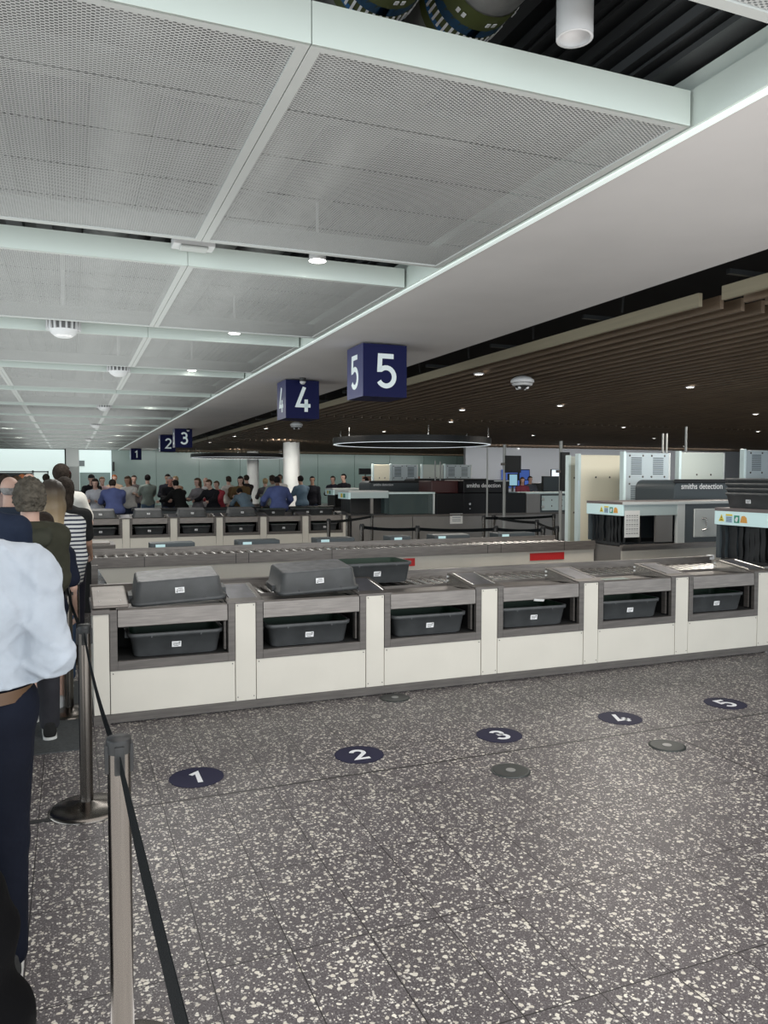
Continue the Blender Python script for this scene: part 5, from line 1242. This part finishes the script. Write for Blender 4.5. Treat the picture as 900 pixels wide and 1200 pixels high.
bg(354, 562, 22.0, 1.74, 'person in a slate blue tee shirt right of the nearer column', 0.3, 0.1, top=(0.12, 0.18, 0.24), sleeve='short', hair='short', hcol='black', arms=fold, skin='tan', bulk=1.08)
bg(366, 564, 23.0, 1.72, 'person in a dark suit right of the slate blue tee shirt', 2.8, 0.0, top=(0.015, 0.015, 0.02), hair='short', hcol='black', arms=down, skin='tan')
bg(391, 561, 25.0, 1.74, 'person in charcoal behind the pale topped scanner entrance, left of two', 2.5, 0.1, top=(0.02, 0.022, 0.03), hair='short', hcol='dark', arms=fold)
bg(403, 555, 24.0, 1.80, 'tall person in a black uniform behind the pale topped scanner entrance', 2.2, 0.0, top=(0.012, 0.012, 0.016), hair='short', hcol='black', arms=fold)
bg(431, 565, 25.5, 1.70, 'person with black hair behind the far scanner cover', 1.2, 0.1, top=(0.02, 0.02, 0.025), hair='long', hcol='black', arms=reach)
bg(438, 563, 26.5, 1.72, 'person in a white cap behind the far scanner cover', 1.8, 0.0, top=(0.05, 0.05, 0.06), hair='short', hcol='grey', arms=fold, cap=(0.5, 0.5, 0.5))
bg(612, 563, 23.0, 1.70, 'person in maroon behind the black scanner, left of a pair', 2.8, 0.0, top=(0.18, 0.04, 0.06), hair='long', hcol='brown', arms=fold)
bg(621, 562, 23.6, 1.74, 'person in dark grey behind the black scanner, right of a pair', 3.0, 0.0, top=(0.07, 0.08, 0.10), hair='short', hcol='dark', arms=fold)
# dark machine hood on the far lanes
t = thing('far_scanner_hood', 'dark scanner hood in front of the crowd at the left of the far lanes', 'security scanner', (0.45, 21.0, 0))
MB().box((-0.3, -0.2, 0), (0.8, 0.5, 1.28)).build('body', black_plastic, t, 0.04)
t = thing('far_equipment_table', 'long dark conveyor table among the crowd behind the far counter', 'conveyor', (1.4, 19.95, 0))
MB().box((0, 0, 0.86), (5.2, 0.3, 0.93)).build('top', black_plastic, t, 0.01); MB().box((0.1, 0.03, 0), (5.1, 0.27, 0.86)).build('body', machine_grey, t)

# ------------------------------------------------------------------ lighting
w = bpy.data.worlds.new('world'); scn.world = w; w.use_nodes = True
w.node_tree.nodes['Background'].inputs[0].default_value = (0.80, 0.92, 1.0, 1); w.node_tree.nodes['Background'].inputs[1].default_value = 1.2
def area(name, loc, rot, sx, sy, p, col=(1, 1, 1), spread=None):
    l = bpy.data.lights.new(name, 'AREA'); l.shape = 'RECTANGLE'; l.size = sx; l.size_y = sy; l.energy = p; l.color = col
    if spread: l.spread = spread
    o = bpy.data.objects.new(name, l); COL.objects.link(o); o.location = loc; o.rotation_euler = rot; return o
area('window_daylight', (5, -8.5, 1.9), (math.radians(90), 0, 0), 34, 3.4, 1250, (0.90, 0.96, 1.0))
area('left_daylight', (-12.5, 8, 1.8), (math.radians(90), 0, math.radians(-90)), 22, 3.2, 900, (0.88, 0.96, 1.0))
area('ceiling_fill', (2.5, 0.5, 3.2), (0, 0, 0), 7, 7, 300, (1, 0.97, 0.94))  # unseen overhead panel added to brighten the near floor
for y in (9, 16, 24, 33, 42):
    area('ceiling_fill', (0.9, y, 3.22), (0, 0, 0), 2.2, 1.2, 60, (1, 0.97, 0.92))
area('floor_bounce', (1.0, -1.0, 0.03), (PI, 0, 0), 9, 7, 330, (1, 0.98, 0.95))  # unseen upward lamp added to imitate light bounced off the floor
area('walkway_bounce', (0.0, 12, 2.3), (PI, 0, 0), 4, 14, 150, (0.95, 0.99, 0.97))  # unseen uplights added above head height to brighten the mesh ceiling
area('walkway_bounce', (0.0, 34, 2.3), (PI, 0, 0), 4, 28, 280, (0.95, 0.99, 0.97))
for x, y in ((6.5, 8), (7, 14), (8, 22), (12, 12), (14, 20), (9, 30), (18, 28), (14, 38), (24, 18)):
    area('slat_light', (x, y, 3.17), (0, 0, 0), 1.4, 1.4, 80, (1, 0.94, 0.85))
for x, y in ((7.8, 30.5), (8.2, 42.0)):
    area('column_fill', (x, y, 3.15), (math.radians(35), 0, 0), 0.8, 0.8, 60, (1, 0.97, 0.9))  # unseen lamps added only to brighten the white columns
area('screen_fill', (9.6, 8.9, 3.0), (math.radians(55), 0, 0), 2.0, 0.5, 20, (1, 0.98, 0.94), 1.7)  # unseen fill lamp added for the cream screen panel
area('wall_fill', (12, 45.5, 3.1), (math.radians(60), 0, 0), 24, 1.0, 280, (0.95, 1, 0.97))  # unseen fill added along the far glass wall to lift its tone
area('partition_fill', (24, 31, 3.1), (math.radians(60), 0, 0), 16, 1.0, 260, (0.97, 0.98, 1))  # unseen fill added in front of the pale partition
scn.view_settings.view_transform = 'Standard'
scn.view_settings.look = 'None'
scn.view_settings.exposure = 0.0
